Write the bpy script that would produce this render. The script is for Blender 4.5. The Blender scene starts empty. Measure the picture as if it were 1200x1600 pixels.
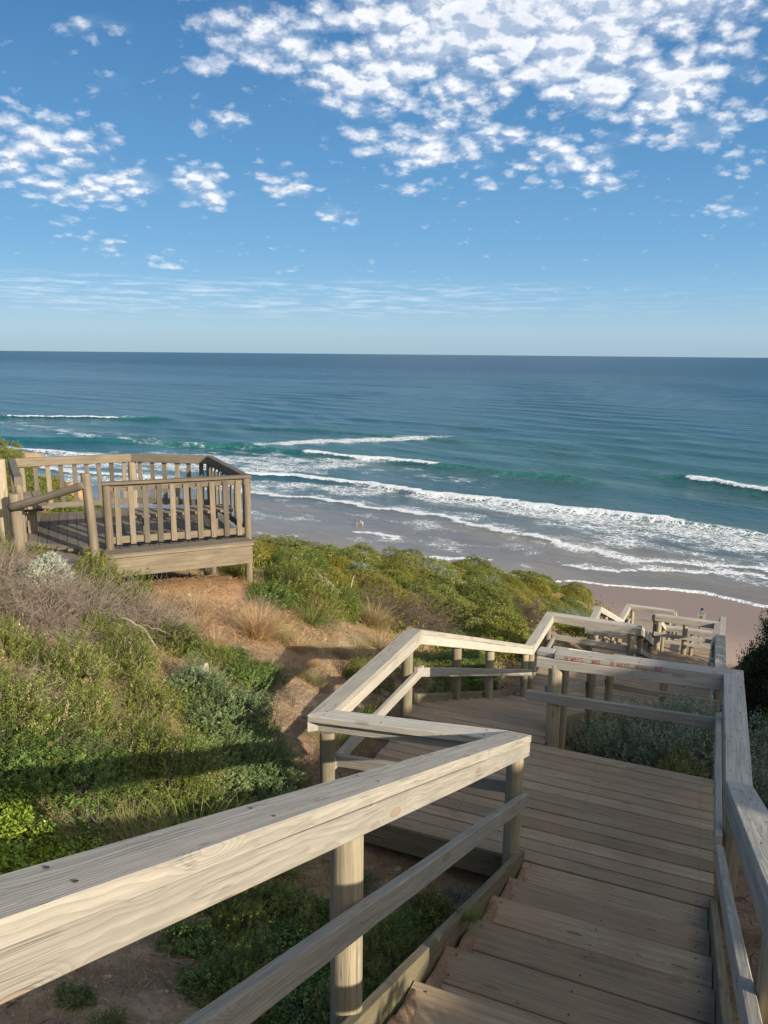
import bpy, math, random
import numpy as np
from mathutils import Vector, Matrix
random.seed(7); rng = np.random.default_rng(11)
R = math.radians
CAM_H = 33.0                       # metres of the lens above the sea

# ------------------------------------------------------------------ camera
scene = bpy.context.scene
coll = scene.collection
pitch, roll = R(11.62), R(0.52)
fw = Vector((0, math.cos(pitch), -math.sin(pitch))); r0 = Vector((1, 0, 0)); u0 = Vector((0, math.sin(pitch), math.cos(pitch)))
rt = r0*math.cos(roll) + u0*math.sin(roll); up = -r0*math.sin(roll) + u0*math.cos(roll)
cd = bpy.data.cameras.new('camera'); cam = bpy.data.objects.new('camera', cd); coll.objects.link(cam)
cd.sensor_fit = 'VERTICAL'; cd.sensor_height = 36; cd.sensor_width = 27; cd.lens = 27.0
cd.clip_start = 0.05; cd.clip_end = 200000
m = Matrix((( rt.x, up.x, -fw.x, 0), (rt.y, up.y, -fw.y, 0), (rt.z, up.z, -fw.z, CAM_H), (0, 0, 0, 1)))
cam.matrix_world = m
scene.camera = cam

# ------------------------------------------------------------------ light
SUN_AZ, SUN_EL = R(133), R(21.0)     # azimuth clockwise from +Y
sd = bpy.data.lights.new('sun', 'SUN'); so = bpy.data.objects.new('sun', sd); coll.objects.link(so)
sd.energy = 4.8; sd.angle = R(0.55); sd.color = (1.0, 0.89, 0.72)
to_sun = Vector((math.sin(SUN_AZ)*math.cos(SUN_EL), math.cos(SUN_AZ)*math.cos(SUN_EL), math.sin(SUN_EL)))
so.rotation_euler = to_sun.to_track_quat('Z', 'Y').to_euler(); so.location = (20, -20, 60)

scene.view_settings.view_transform = 'Standard'; scene.view_settings.look = 'None'
scene.view_settings.exposure = 0.5; scene.view_settings.gamma = 1; scene.view_settings.use_curve_mapping = False

class NT:
    """tiny node-tree writer"""
    def __init__(s, tree): s.t = tree; s.n = tree.nodes; s.l = tree.links
    def add(s, typ, **kw):
        n = s.n.new(typ)
        for k, v in kw.items(): setattr(n, k, v)
        return n
    def _set(s, sock, v):
        if isinstance(v, bpy.types.NodeSocket): s.l.new(v, sock)
        elif v is not None:
            if sock.type == 'RGBA' and len(v) == 3: v = (*v, 1)
            sock.default_value = v
    def math(s, op, a, b=None, c=None, clamp=False):
        n = s.add('ShaderNodeMath', operation=op, use_clamp=clamp)
        s._set(n.inputs[0], a)
        if b is not None: s._set(n.inputs[1], b)
        if c is not None: s._set(n.inputs[2], c)
        return n.outputs[0]
    def vmath(s, op, a, b=None):
        n = s.add('ShaderNodeVectorMath', operation=op); s._set(n.inputs[0], a)
        if b is not None: s._set(n.inputs[1], b)
        return n.outputs['Value'] if op in ('LENGTH', 'DISTANCE', 'DOT_PRODUCT') else n.outputs[0]
    def mapping(s, v, scale=(1, 1, 1), loc=(0, 0, 0), rot=(0, 0, 0)):
        n = s.add('ShaderNodeMapping'); s._set(n.inputs[0], v)
        n.inputs['Scale'].default_value = scale; n.inputs['Location'].default_value = loc; n.inputs['Rotation'].default_value = rot
        return n.outputs[0]
    def noise(s, v, scale, detail=4, rough=0.55, dist=0.0, col=False, dim='3D'):
        n = s.add('ShaderNodeTexNoise', noise_dimensions=dim); s._set(n.inputs['Vector'], v)
        n.inputs['Scale'].default_value = scale; n.inputs['Detail'].default_value = detail
        n.inputs['Roughness'].default_value = rough; n.inputs['Distortion'].default_value = dist
        return n.outputs['Color' if col else 'Fac']
    def voro(s, v, scale, feature='F1', rnd=1.0, out='Distance'):
        n = s.add('ShaderNodeTexVoronoi', feature=feature); s._set(n.inputs['Vector'], v)
        n.inputs['Scale'].default_value = scale; n.inputs['Randomness'].default_value = rnd
        return n.outputs[out]
    def mapr(s, v, a, b, c=0.0, d=1.0, smooth=False):
        n = s.add('ShaderNodeMapRange'); s._set(n.inputs[0], v)
        if smooth: n.interpolation_type = 'SMOOTHSTEP'
        for i, q in zip((1, 2, 3, 4), (a, b, c, d)): s._set(n.inputs[i], q)
        return n.outputs[0]
    def mix(s, f, a, b, blend='MIX'):
        n = s.add('ShaderNodeMix', data_type='RGBA', blend_type=blend)
        s._set(n.inputs[0], f); s._set(n.inputs[6], a); s._set(n.inputs[7], b)
        return n.outputs[2]
    def ramp(s, f, stops):
        n = s.add('ShaderNodeValToRGB'); s._set(n.inputs[0], f); e = n.color_ramp.elements
        while len(e) > 1: e.remove(e[0])
        e[0].position = stops[0][0]; e[0].color = (*stops[0][1], 1)
        for p, c in stops[1:]:
            x = e.new(p); x.color = (*c, 1)
        return n.outputs[0]
    def bump(s, h, strength=0.3, dist=0.01, normal=None):
        n = s.add('ShaderNodeBump'); s._set(n.inputs['Height'], h)
        n.inputs['Strength'].default_value = strength; n.inputs['Distance'].default_value = dist
        if normal is not None: s._set(n.inputs['Normal'], normal)
        return n.outputs[0]
    def sep(s, v):
        n = s.add('ShaderNodeSeparateXYZ'); s._set(n.inputs[0], v); return n.outputs
    def comb(s, x=0., y=0., z=0.):
        n = s.add('ShaderNodeCombineXYZ')
        for i, q in enumerate((x, y, z)): s._set(n.inputs[i], q)
        return n.outputs[0]

# ------------------------------------------------------------------ sky
world = bpy.data.worlds.new('World'); scene.world = world; world.use_nodes = True
def build_sky():
    world.node_tree.nodes.clear(); g = NT(world.node_tree)
    sky = g.add('ShaderNodeTexSky', sky_type='NISHITA')
    sky.sun_disc = False; sky.sun_elevation = SUN_EL; sky.sun_rotation = SUN_AZ
    sky.air_density = 1.0; sky.dust_density = 0.25; sky.ozone_density = 2.2; sky.altitude = 30
    SK = 0.088
    d = g.add('ShaderNodeTexCoord').outputs['Generated']
    x, y, z = g.sep(d)
    base = g.mix(1.0, sky.outputs[0], (SK*0.74, SK*1.08, SK*1.22), 'MULTIPLY')
    # dome projection used for the cloud deck
    zz = g.math('ADD', g.math('MAXIMUM', z, 0.0), 0.30)
    px = g.math('DIVIDE', x, zz); py = g.math('DIVIDE', y, zz)
    p = g.comb(px, py, 0.0)
    acc = None
    for (bx, by, sx, sy, a) in BLOBS:
        v = g.mapping(p, scale=(1/sx, 1/sy, 1), loc=(-bx/sx, -by/sy, 0))
        e = g.mapr(g.vmath('LENGTH', v), 0.2, 1.3, a, 0.0, smooth=True)
        acc = e if acc is None else g.math('MAXIMUM', acc, e)
    wob = g.vmath('MULTIPLY', g.vmath('SUBTRACT', g.noise(p, 26.0, 4, 0.6, col=True, dim='2D'), (0.5, 0.5, 0.5)), (0.05, 0.05, 0))
    def dens(q, det):
        n1 = g.noise(q, 8.0, 1, 0.5, dim='2D')
        n2 = g.noise(q, 20.0, det, 0.66, dim='2D')
        vn = g.add('ShaderNodeTexVoronoi', voronoi_dimensions='2D'); g._set(vn.inputs['Vector'], g.vmath('ADD', q, wob)); vn.inputs['Scale'].default_value = 19.0
        return g.math('ADD', g.math('ADD', g.math('MULTIPLY', n1, 0.46), g.math('MULTIPLY', n2, 0.55)), g.math('MULTIPLY', g.math('SUBTRACT', 0.42, vn.outputs[0]), 0.40))
    dn = dens(p, 7)
    dn2 = dens(g.vmath('ADD', p, (0.010, -0.022, 0)), 4)
    f = g.math('ADD', dn, g.math('SUBTRACT', g.math('MULTIPLY', acc, 1.50), 0.085))
    cov = g.mapr(f, 0.60, 0.94, 0, 1)
    cov = g.math('POWER', cov, 1.25)
    veil = g.math('MULTIPLY', g.mapr(acc, 0.08, 0.30, 0, 1, smooth=True), g.mapr(g.noise(p, 5.0, 5, 0.6, dim='2D'), 0.42, 0.70, 0, 0.38, smooth=True))
    cov = g.math('MAXIMUM', cov, veil)
    lit = g.math('SUBTRACT', dn, dn2)
    thick = g.mapr(f, 0.80, 1.26, 0, 1, smooth=True)
    br = g.math('ADD', g.mapr(lit, -0.13, 0.12, 0.15, 1.15, smooth=True), g.math('MULTIPLY', thick, -0.45), clamp=True)
    ccol = g.mix(br, (0.36, 0.45, 0.60), (0.80, 0.82, 0.86))
    st = g.noise(g.comb(g.math('MULTIPLY', px, 3.0), g.math('MULTIPLY', z, 110), 0), 2.0, 6, 0.68, dim='2D')
    band = g.math('MULTIPLY', g.mapr(z, 0.035, 0.060, 0, 1, smooth=True), g.mapr(z, 0.095, 0.078, 0, 1, smooth=True))
    side = g.mapr(px, 1.0, -0.2, 0.15, 1.0, smooth=True)
    stf = g.math('MULTIPLY', g.math('MULTIPLY', g.mapr(st, 0.42, 0.74, 0, 0.8, smooth=True), band), side)
    grad = g.ramp(z, [(0.0, (.30, .42, .535)), (.03, (.335, .475, .60)), (.075, (.225, .415, .62)), (.13, (.155, .345, .58)), (.22, (.100, .265, .50)), (.38, (.048, .165, .37)), (1.0, (.02, .09, .25))])
    c0 = g.mix(0.88, base, grad)
    c1 = g.mix(stf, c0, (0.55, 0.66, 0.78))
    c2 = g.mix(g.math('MULTIPLY', cov, g.mapr(z, 0.03, 0.09, 0, 0.97)), c1, ccol)
    # the sky around the sun, behind the camera, is far brighter and warmer
    dp = g.vmath('DOT_PRODUCT', d, tuple(to_sun))
    gl = g.mapr(dp, -0.05, 1.0, 0.0, 1.0); gl = g.math('POWER', gl, 1.5)
    c3 = g.mix(1.0, g.mix(gl, c2, (1.05, 1.0, 0.92)), (0.87, 0.87, 0.87), 'MULTIPLY')
    bg = g.add('ShaderNodeBackground'); g._set(bg.inputs[0], c3); bg.inputs[1].default_value = 1.0
    o = g.add('ShaderNodeOutputWorld'); g.l.new(bg.outputs[0], o.inputs[0])
# cloud banks: x, y on the dome projection, half sizes, weight
BLOBS = [(0.244, 1.39, 0.482, 0.237, 0.38), (0.038, 1.529, 0.312, 0.225, 0.31), (0.453, 1.548, 0.264, 0.229, 0.3), (0.129, 1.777, 0.28, 0.157, 0.25), (0.381, 1.802, 0.185, 0.149, 0.23), (0.61, 1.676, 0.117, 0.117, 0.19), (0.496, 1.901, 0.091, 0.106, 0.22), (-0.206, 1.476, 0.187, 0.154, 0.25), (-0.486, 1.414, 0.093, 0.06, 0.18), (-0.747, 1.764, 0.218, 0.222, 0.27), (-0.675, 1.912, 0.201, 0.154, 0.24), (-0.438, 1.944, 0.089, 0.14, 0.25), (-0.251, 1.958, 0.114, 0.125, 0.22), (-0.14, 2.12, 0.075, 0.098, 0.18), (-0.778, 2.258, 0.085, 0.095, 0.16), (-0.641, 2.346, 0.076, 0.095, 0.21), (-0.83, 2.088, 0.107, 0.094, 0.13), (-0.36, 1.699, 0.09, 0.075, 0.19), (0.827, 1.966, 0.102, 0.071, 0.19), (0.758, 1.762, 0.067, 0.08, 0.19), (0.691, 1.61, 0.05, 0.066, 0.19), (0.054, 1.972, 0.092, 0.085, 0.17), (-0.517, 1.555, 0.092, 0.044, 0.12), (0.236, 1.944, 0.045, 0.059, 0.2), (0.373, 1.945, 0.059, 0.07, 0.2)]
build_sky()

# ------------------------------------------------------------------ helpers
def finish(name, me, mat=None, parent=None, loc=None):
    o = bpy.data.objects.new(name, me); coll.objects.link(o)
    if mat is not None:
        for mm in (mat if isinstance(mat, (list, tuple)) else [mat]): me.materials.append(mm)
    if parent is not None: o.parent = parent
    if loc is not None: o.location = loc
    return o
def mesh_np(name, V, F, smooth=False, tint=None, mats=None):
    """V (n,3), F list of (k, array) or one (m,k) array"""
    me = bpy.data.meshes.new(name)
    V = np.asarray(V, dtype=np.float32)
    groups = F if isinstance(F, list) else [F]
    groups = [np.asarray(g, dtype=np.int32) for g in groups if len(g)]
    loops = np.concatenate([g.ravel() for g in groups]); tot = np.concatenate([np.full(len(g), g.shape[1], np.int32) for g in groups])
    start = np.concatenate([[0], np.cumsum(tot)[:-1]]).astype(np.int32)
    me.vertices.add(len(V)); me.vertices.foreach_set('co', V.ravel())
    me.loops.add(len(loops)); me.loops.foreach_set('vertex_index', loops)
    me.polygons.add(len(tot)); me.polygons.foreach_set('loop_start', start); me.polygons.foreach_set('loop_total', tot)
    if mats is not None: me.polygons.foreach_set('material_index', np.asarray(mats, dtype=np.int32))
    me.polygons.foreach_set('use_smooth', np.full(len(tot), bool(smooth)))
    if tint is not None:
        for k, a in (tint if isinstance(tint, dict) else {'tint': tint}).items():
            at = me.attributes.new(k, 'FLOAT', 'POINT'); at.data.foreach_set('value', np.asarray(a, dtype=np.float32))
    me.update(calc_edges=True); me.validate()
    return me
def tag(o, label=None, cat=None, group=None, kind=None):
    for k, v in (('label', label), ('category', cat), ('group', group), ('kind', kind)):
        if v: o[k] = v
    return o
def thing(name, loc, label, cat, group=None, rz=0.0):
    o = bpy.data.objects.new(name, None); coll.objects.link(o)
    o.empty_display_size = 0.2
    o.location = loc; o.rotation_euler = (0, 0, rz)
    return tag(o, label, cat, group)
def put(o, parent, M):
    """place a child by world matrix M under an unrotated or rotated empty"""
    if parent is not None:
        o.parent = parent
        P = Matrix.Translation(parent.location) @ parent.rotation_euler.to_matrix().to_4x4()
        o.matrix_local = P.inverted() @ M
    else: o.matrix_world = M
DV = Vector((.39073, .92050, 0)); WV = Vector((.92050, -.39073, 0))     # along / across the boardwalk
def S(s, w, z): return DV*s + WV*w + Vector((0, 0, z + CAM_H))
def C3(x, y, z): return Vector((x, y, z + CAM_H))
def smooth_noise1(x, seed, amp):
    r = np.random.default_rng(seed); o = np.zeros_like(x)
    for f in (0.7, 1.7, 3.9): o += np.sin(x*f*2 + r.uniform(0, 6.28))*r.uniform(.4, 1)/f
    return o*amp
_bs = [0]
def board(name, a, b, wid, thk, mat, parent=None, upv=(0, 0, 1), cut_a=None, cut_b=None, ch=0.004, wob=0.0015, screws=None, sag=0.0):
    """timber from a to b (centre line), wid across, thk along upv; chamfered, slightly uneven; local X is the grain"""
    _bs[0] += 1
    a = Vector(a); b = Vector(b); X = (b - a).normalized(); L = (b - a).length
    Zv = Vector(upv); Zv = (Zv - X*Zv.dot(X)).normalized(); Yv = Zv.cross(X)
    M = Matrix.Translation(a) @ Matrix((X, Yv, Zv)).transposed().to_4x4()
    hw, ht = wid/2, thk/2
    prof = np.array([(-hw+ch, -ht), (hw-ch, -ht), (hw, -ht+ch), (hw, ht-ch), (hw-ch, ht), (-hw+ch, ht), (-hw, ht-ch), (-hw, -ht+ch)])
    n = max(2, int(L/0.18)+1)
    xs = np.linspace(0, L, n); xs = np.concatenate([[0], [min(.004, L*.1)], xs[1:-1], [L-min(.004, L*.1)], [L]])
    V = []
    for i, x in enumerate(xs):
        k = 1.0
        pr = prof.copy()
        if i in (0, len(xs)-1): pr = pr*np.array([(hw-.003)/hw, (ht-.003)/ht])
        dy = float(smooth_noise1(np.array([x]), _bs[0], wob)[0]); dz = float(smooth_noise1(np.array([x]), _bs[0]+999, wob)[0])
        for (yy, zz_) in pr:
            xx = x
            if i < len(xs)/2 and cut_a is not None:
                nl = M.to_3x3().transposed() @ Vector(cut_a)
                off = -(nl.y*yy + nl.z*zz_)/nl.x
                xx = x + off*(1 - x/L) if x < L*.5 else x
            if i >= len(xs)/2 and cut_b is not None:
                nl = M.to_3x3().transposed() @ Vector(cut_b)
                off = -(nl.y*yy + nl.z*zz_)/nl.x
                xx = x + off*(x/L)
            V.append((xx, yy + dy, zz_ + dz))
    nx = len(xs); F = []
    for i in range(nx-1):
        for j in range(8):
            k = (j+1) % 8
            F.append((i*8+j, i*8+k, (i+1)*8+k, (i+1)*8+j))
    caps = [tuple(range(7, -1, -1)), tuple(range((nx-1)*8, nx*8))]
    mats_ = [0]*len(F) + [0, 0]
    groups = [np.array(F), np.array(caps)]
    V = [tuple(v) for v in V]
    if screws:
        base = len(V); sf = []
        for (sx, sy, rr) in screws:
            i0 = len(V)
            for k in range(6):
                V.append((sx + rr*math.cos(k*1.047), sy + rr*math.sin(k*1.047), ht + wob*1.6 + .0006))
            sf.append(tuple(range(i0, i0+6)))
        groups.append(np.array(sf)); mats_ += [1]*len(sf)
    me = mesh_np(name, np.array(V), groups, mats=mats_)
    o = finish(name, me, [mat, M_SCREW] if screws else mat)
    put(o, parent, M)
    return o
def pole(name, a, b, r, mat, parent=None, sides=20, taper=0.0, bend=0.0):
    """round post from a up to b; local X is the grain; edges of the cut ends eased"""
    _bs[0] += 1
    a = Vector(a); b = Vector(b); X = (b-a).normalized(); L = (b-a).length
    Yv = X.orthogonal().normalized(); Zv = X.cross(Yv)
    M = Matrix.Translation(a) @ Matrix((X, Yv, Zv)).transposed().to_4x4()
    xs = [0, .003] + list(np.linspace(.08, L-.08, max(3, int(L/.15)))) + [L-.006, L]
    V = []; q = random.Random(_bs[0])
    ph = [q.uniform(0, 6.28) for _ in range(3)]
    for i, x in enumerate(xs):
        rr = r*(1 - taper*x/L)
        if i in (0, len(xs)-1): rr -= .006
        for k in range(sides):
            t = 6.2832*k/sides
            r2 = rr*(1 + .02*math.sin(2*t+ph[0]) + .012*math.sin(3*t+ph[1]+x*2))
            V.append((x, r2*math.cos(t) + bend*math.sin(x*2+ph[2]), r2*math.sin(t)))
    F = [(i*sides+j, i*sides+(j+1) % sides, (i+1)*sides+(j+1) % sides, (i+1)*sides+j) for i in range(len(xs)-1) for j in range(sides)]
    caps = [tuple(range(sides-1, -1, -1)), tuple(range((len(xs)-1)*sides, len(xs)*sides))]
    me = mesh_np(name, np.array(V), [np.array(F), np.array(caps)], smooth=True)
    me.polygons[len(F)].use_smooth = False; me.polygons[len(F)+1].use_smooth = False
    o = finish(name, me, mat); put(o, parent, M)
    return o

# ------------------------------------------------------------------ materials
def new_mat(name):
    m_ = bpy.data.materials.new(name); m_.use_nodes = True; m_.node_tree.nodes.clear()
    g = NT(m_.node_tree); bs = g.add('ShaderNodeBsdfPrincipled'); o = g.add('ShaderNodeOutputMaterial')
    g.l.new(bs.outputs[0], o.inputs[0]); return m_, g, bs
def wood(name, light, dark, ring, knot, moss=None, mossamt=0.0, ringper=0.016, ringamt=0.5, rough=0.8, crack=0.6, spec=0.2, dirt=None, dirtamt=0, knotsize=1.0):
    m_, g, bs = new_mat(name)
    oc = g.add('ShaderNodeTexCoord').outputs['Object']
    rnd = g.add('ShaderNodeObjectInfo').outputs['Random']
    off = g.comb(g.math('MULTIPLY', rnd, 37.0), g.math('MULTIPLY', rnd, 0.07), g.math('MULTIPLY', rnd, 91.0))
    offr = g.comb(g.math('MULTIPLY', rnd, 37.0), g.math('SUBTRACT', g.math('MULTIPLY', rnd, 0.16), 0.11), 0.055)
    p = g.vmath('ADD', oc, off)
    kd = g.voro(g.mapping(p, scale=(2.1, 7.5, 7.5)), 1.0, 'F1')            # knots
    kb = g.mapr(kd, 0.0, 0.42, 1.0, 0.0, smooth=True)
    lw = g.noise(g.mapping(p, scale=(1.6, 5, 5)), 1.0, 3, 0.5)
    # growth rings cut lengthwise
    q = g.mapping(g.vmath('ADD', oc, offr), scale=(0.02, 1, 1))
    qx, qy, qz = g.sep(q)
    rad = g.math('SQRT', g.math('ADD', g.math('MULTIPLY', qy, qy), g.math('MULTIPLY', qz, qz)))
    rad = g.math('ADD', rad, g.math('MULTIPLY', lw, 0.034))
    rad = g.math('ADD', rad, g.math('MULTIPLY', kb, 0.045))
    rad = g.math('ADD', rad, g.math('MULTIPLY', g.noise(g.mapping(p, scale=(5, 40, 40)), 1.0, 2), 0.006))
    saw = g.math('FRACT', g.math('DIVIDE', rad, ringper))
    rg = g.math('POWER', saw, 2.2)
    rg = g.math('MULTIPLY', rg, g.mapr(saw, 0.90, 1.0, 1.0, 0.0))
    fib = g.noise(g.mapping(p, scale=(7, 210, 210)), 1.0, 3, 0.7)
    fib2 = g.noise(g.mapping(p, scale=(2.2, 50, 50)), 1.0, 4, 0.65)
    patch = g.noise(p, 2.3, 4, 0.6)
    col = g.mix(g.mapr(fib2, 0.33, 0.66), dark, light)
    col = g.mix(g.math('MULTIPLY', rg, ringamt), col, ring)
    col = g.mix(g.math('MULTIPLY', g.mapr(fib, 0.5, 0.75), 0.35), col, tuple(c*.72 for c in dark))
    col = g.mix(g.mapr(patch, 0.42, 0.72, 0, 0.45), col, tuple(c*.84 for c in dark))
    tone = g.mapr(rnd, 0, 1, 0.72, 1.18)
    col = g.mix(1.0, col, g.comb(tone, tone, tone), 'MULTIPLY')
    kk = g.mapr(kd, 0.07*knotsize, 0.13*knotsize, 1, 0, smooth=True)
    kr = g.mapr(g.math('ABSOLUTE', g.math('SUBTRACT', kd, 0.115*knotsize)), 0.0, 0.022*knotsize, 1, 0)
    col = g.mix(g.math('MULTIPLY', kk, 0.55), col, knot)
    col = g.mix(g.math('MULTIPLY', kr, 0.55), col, tuple(c*.35 for c in knot))
    # drying cracks
    cn = g.noise(g.mapping(p, scale=(1.1, 55, 55)), 1.0, 2, 0.5)
    cr = g.mapr(g.math('ABSOLUTE', g.math('SUBTRACT', cn, 0.60)), 0.0, 0.012, 1.0, 0.0)
    cr = g.math('MULTIPLY', cr, g.mapr(g.noise(p, 3.1, 2), 0.52, 0.62, 0, 1))
    col = g.mix(g.math('MULTIPLY', cr, crack), col, tuple(c*.25 for c in dark))
    if moss:
        mn = g.mapr(g.noise(p, 5.0, 5, 0.65), 0.62-mossamt*.35, 0.80-mossamt*.3, 0, 1, smooth=True)
        col = g.mix(g.math('MULTIPLY', mn, 0.75), col, moss)
    if dirt:
        wp = g.add('ShaderNodeNewGeometry').outputs['Position']
        dn = g.mapr(g.noise(wp, 2.6, 6, 0.65), 0.40, 0.70, 0, dirtamt, smooth=True)
        col = g.mix(dn, col, dirt)
        bl = g.mapr(g.noise(g.mapping(p, scale=(14, 26, 26)), 1.0, 2), 0.70, 0.78, 0, 0.6)
        col = g.mix(bl, col, tuple(c*.30 for c in dark))
    g._set(bs.inputs['Base Color'], col)
    bs.inputs['Roughness'].default_value = rough; bs.inputs['Specular IOR Level'].default_value = spec
    h = g.math('ADD', g.math('MULTIPLY', fib2, 0.8), g.math('SUBTRACT', g.math('MULTIPLY', fib, 0.35), g.math('ADD', g.math('MULTIPLY', rg, 0.35), g.math('MULTIPLY', cr, 1.4))))
    g.l.new(g.bump(h, 0.7, 0.0030), bs.inputs['Normal'])
    return m_
def flat_mat(name, c, rough=0.6, metal=0.0):
    m_, g, bs = new_mat(name)
    p = g.add('ShaderNodeTexCoord').outputs['Object']
    n = g.noise(p, 30, 3)
    g._set(bs.inputs['Base Color'], g.mix(g.mapr(n, .3, .7, 0, 1), c, tuple(x*.75 for x in c)))
    bs.inputs['Roughness'].default_value = rough; bs.inputs['Metallic'].default_value = metal
    return m_
M_SCREW = flat_mat('screw_rust', (.035, .025, .02), .6)
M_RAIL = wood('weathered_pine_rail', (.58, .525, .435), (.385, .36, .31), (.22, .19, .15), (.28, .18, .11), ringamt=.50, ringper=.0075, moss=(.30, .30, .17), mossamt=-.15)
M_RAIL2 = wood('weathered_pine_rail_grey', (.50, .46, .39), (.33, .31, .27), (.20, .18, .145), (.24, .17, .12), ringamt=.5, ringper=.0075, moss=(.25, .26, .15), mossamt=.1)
M_POST = wood('treated_pine_post', (.46, .39, .27), (.25, .215, .15), (.19, .155, .105), (.2, .14, .08), ringamt=.3, ringper=.03, moss=(.17, .18, .09), mossamt=.12, crack=.7)
M_DECK = wood('worn_deck_timber', (.42, .33, .215), (.265, .21, .14), (.16, .122, .08), (.10, .06, .04), ringamt=.35, ringper=.018, moss=(.13, .15, .075), mossamt=-.05, dirt=(.33, .21, .13), dirtamt=.55, knotsize=.8)
M_KERB = wood('mossy_kerb_timber', (.31, .26, .17), (.19, .16, .10), (.13, .11, .07), (.10, .07, .04), ringamt=.3, moss=(.17, .20, .06), mossamt=.22)
M_LOOK = wood('sunbleached_platform_timber', (.33, .268, .185), (.185, .152, .112), (.115, .092, .066), (.22, .14, .09), ringamt=.35, ringper=.016, moss=(.2, .2, .1), mossamt=-.1)
M_LOOKG = wood('grey_platform_timber', (.21, .178, .138), (.12, .103, .083), (.16, .14, .11), (.14, .10, .07), ringamt=.35, ringper=.016)

def leaf_mat(name, dark, mid, light, dead=(.30, .20, .10), deadamt=0.05, trans=.17, rough=.5):
    m_ = bpy.data.materials.new(name); m_.use_nodes = True; m_.node_tree.nodes.clear(); g = NT(m_.node_tree)
    t = g.add('ShaderNodeAttribute', attribute_name='tint').outputs['Fac']
    rnd = g.add('ShaderNodeObjectInfo').outputs['Random']
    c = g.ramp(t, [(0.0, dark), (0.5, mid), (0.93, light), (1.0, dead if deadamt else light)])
    wp = g.add('ShaderNodeNewGeometry').outputs['Position']
    n = g.noise(wp, 0.9, 3, .6)
    c = g.mix(g.mapr(n, .38, .68, 0, .55), c, tuple(a*b for a, b in zip(mid, (1.35, 1.12, .7))))
    v = g.mapr(rnd, 0, 1, .78, 1.2)
    c = g.mix(1.0, c, g.comb(v, g.mapr(rnd, 0, 1, .84, 1.1), v), 'MULTIPLY')
    bs = g.add('ShaderNodeBsdfPrincipled'); g._set(bs.inputs['Base Color'], c)
    bs.inputs['Roughness'].default_value = rough; bs.inputs['Specular IOR Level'].default_value = .25
    tr = g.add('ShaderNodeBsdfTranslucent'); g._set(tr.inputs[0], g.mix(.4, c, light))
    mx = g.add('ShaderNodeMixShader'); mx.inputs[0].default_value = trans
    g.l.new(bs.outputs[0], mx.inputs[1]); g.l.new(tr.outputs[0], mx.inputs[2])
    o = g.add('ShaderNodeOutputMaterial'); g.l.new(mx.outputs[0], o.inputs[0]); return m_
L_HEATH = leaf_mat('heath_leaf', (.042, .068, .012), (.13, .18, .032), (.44, .47, .13), (.55, .42, .25))
L_BLUE = leaf_mat('bluegreen_leaf', (.04, .08, .032), (.14, .22, .09), (.36, .45, .24), (.25, .2, .1))
L_DARK = leaf_mat('dark_green_leaf', (.036, .066, .016), (.10, .17, .036), (.24, .33, .075), (.25, .17, .08))
L_BLACK = leaf_mat('painted_shade_leaf', (.008, .014, .006), (.022, .034, .012), (.06, .08, .025), (.09, .07, .04), trans=.05)  # near-black leaf colour paints in the shade of the right bank
L_OLIVE = leaf_mat('olive_leaf', (.07, .085, .014), (.20, .21, .034), (.40, .36, .065), (.42, .28, .11))
L_GREEN = leaf_mat('mid_green_leaf', (.042, .068, .013), (.145, .185, .036), (.38, .40, .10), (.34, .24, .11))
L_BROAD = leaf_mat('glossy_groundcover_leaf', (.06, .11, .012), (.17, .27, .034), (.34, .44, .07), (.6, .5, .1), rough=.35)
L_SALT = leaf_mat('saltbush_leaf', (.09, .12, .085), (.19, .245, .17), (.32, .38, .27), (.2, .2, .12))
L_SILVER = leaf_mat('silver_cushion_leaf', (.32, .37, .29), (.50, .55, .45), (.68, .71, .60), None or (.5, .5, .4), deadamt=0)
L_STRAW = leaf_mat('straw_blade', (.20, .14, .07), (.36, .27, .15), (.55, .44, .27), (.25, .15, .08))
L_GRASS = leaf_mat('green_blade', (.07, .10, .02), (.17, .21, .05), (.38, .38, .14), (.45, .35, .2))
M_TWIG = flat_mat('dry_twig', (.30, .24, .185), .9)
M_STEM = flat_mat('shrub_stem', (.11, .085, .06), .9)
M_DRIFT = wood('bleached_branch_wood', (.55, .46, .36), (.36, .30, .23), (.25, .2, .15), (.2, .14, .1), ringamt=.2)
# ------------------------------------------------------------------ terrain (heights relative to the lens)
def SW(s, w): return (.39073*s + .92050*w, .92050*s - .39073*w)
TP = []
for s_, w_, z_ in [(0, 0, -2.15), (2.5, -.4, -3.05), (5.2, -.4, -4.1), (6.2, -1.8, -4.12), (7.2, -.3, -4.2), (9.5, -.3, -5.0), (9.5, -1.9, -5.1), (12, -.3, -6.0), (13.5, -1.5, -6.15),
                   (16, -.2, -6.9), (18.5, -.5, -7.9), (20, -1.5, -8.1), (22.5, -1.5, -9.0), (24.7, -1.5, -9.8), (27, -.5, -10.3), (31, 0, -12.0),
                   (0, 1.1, -1.75), (2.5, 1.1, -2.65), (5, 1.1, -3.75), (5, 3.5, -3.1), (7, 1.2, -4.0), (7, 4, -3.3), (10, 2.5, -4.6), (10, 5.5, -3.6), (13, 2.2, -5.8), 
                   (18, 3, -7.4), (26, 4, -9.9), (26, 12, -9.6), (-4, 9, 1.7), (0, 9, 1.25), (2, 9, 1.1), (4, 9, .95), (7, 9, -.3), (10, 9, -1.6), (14, 9, -3.2), (18, 9, -5.2), (0, 14, 1.6), (6, 14, .6), (0, 5, -.9), (12, 14, -1.5)]:
    TP.append((*SW(s_, w_), z_))
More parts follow.
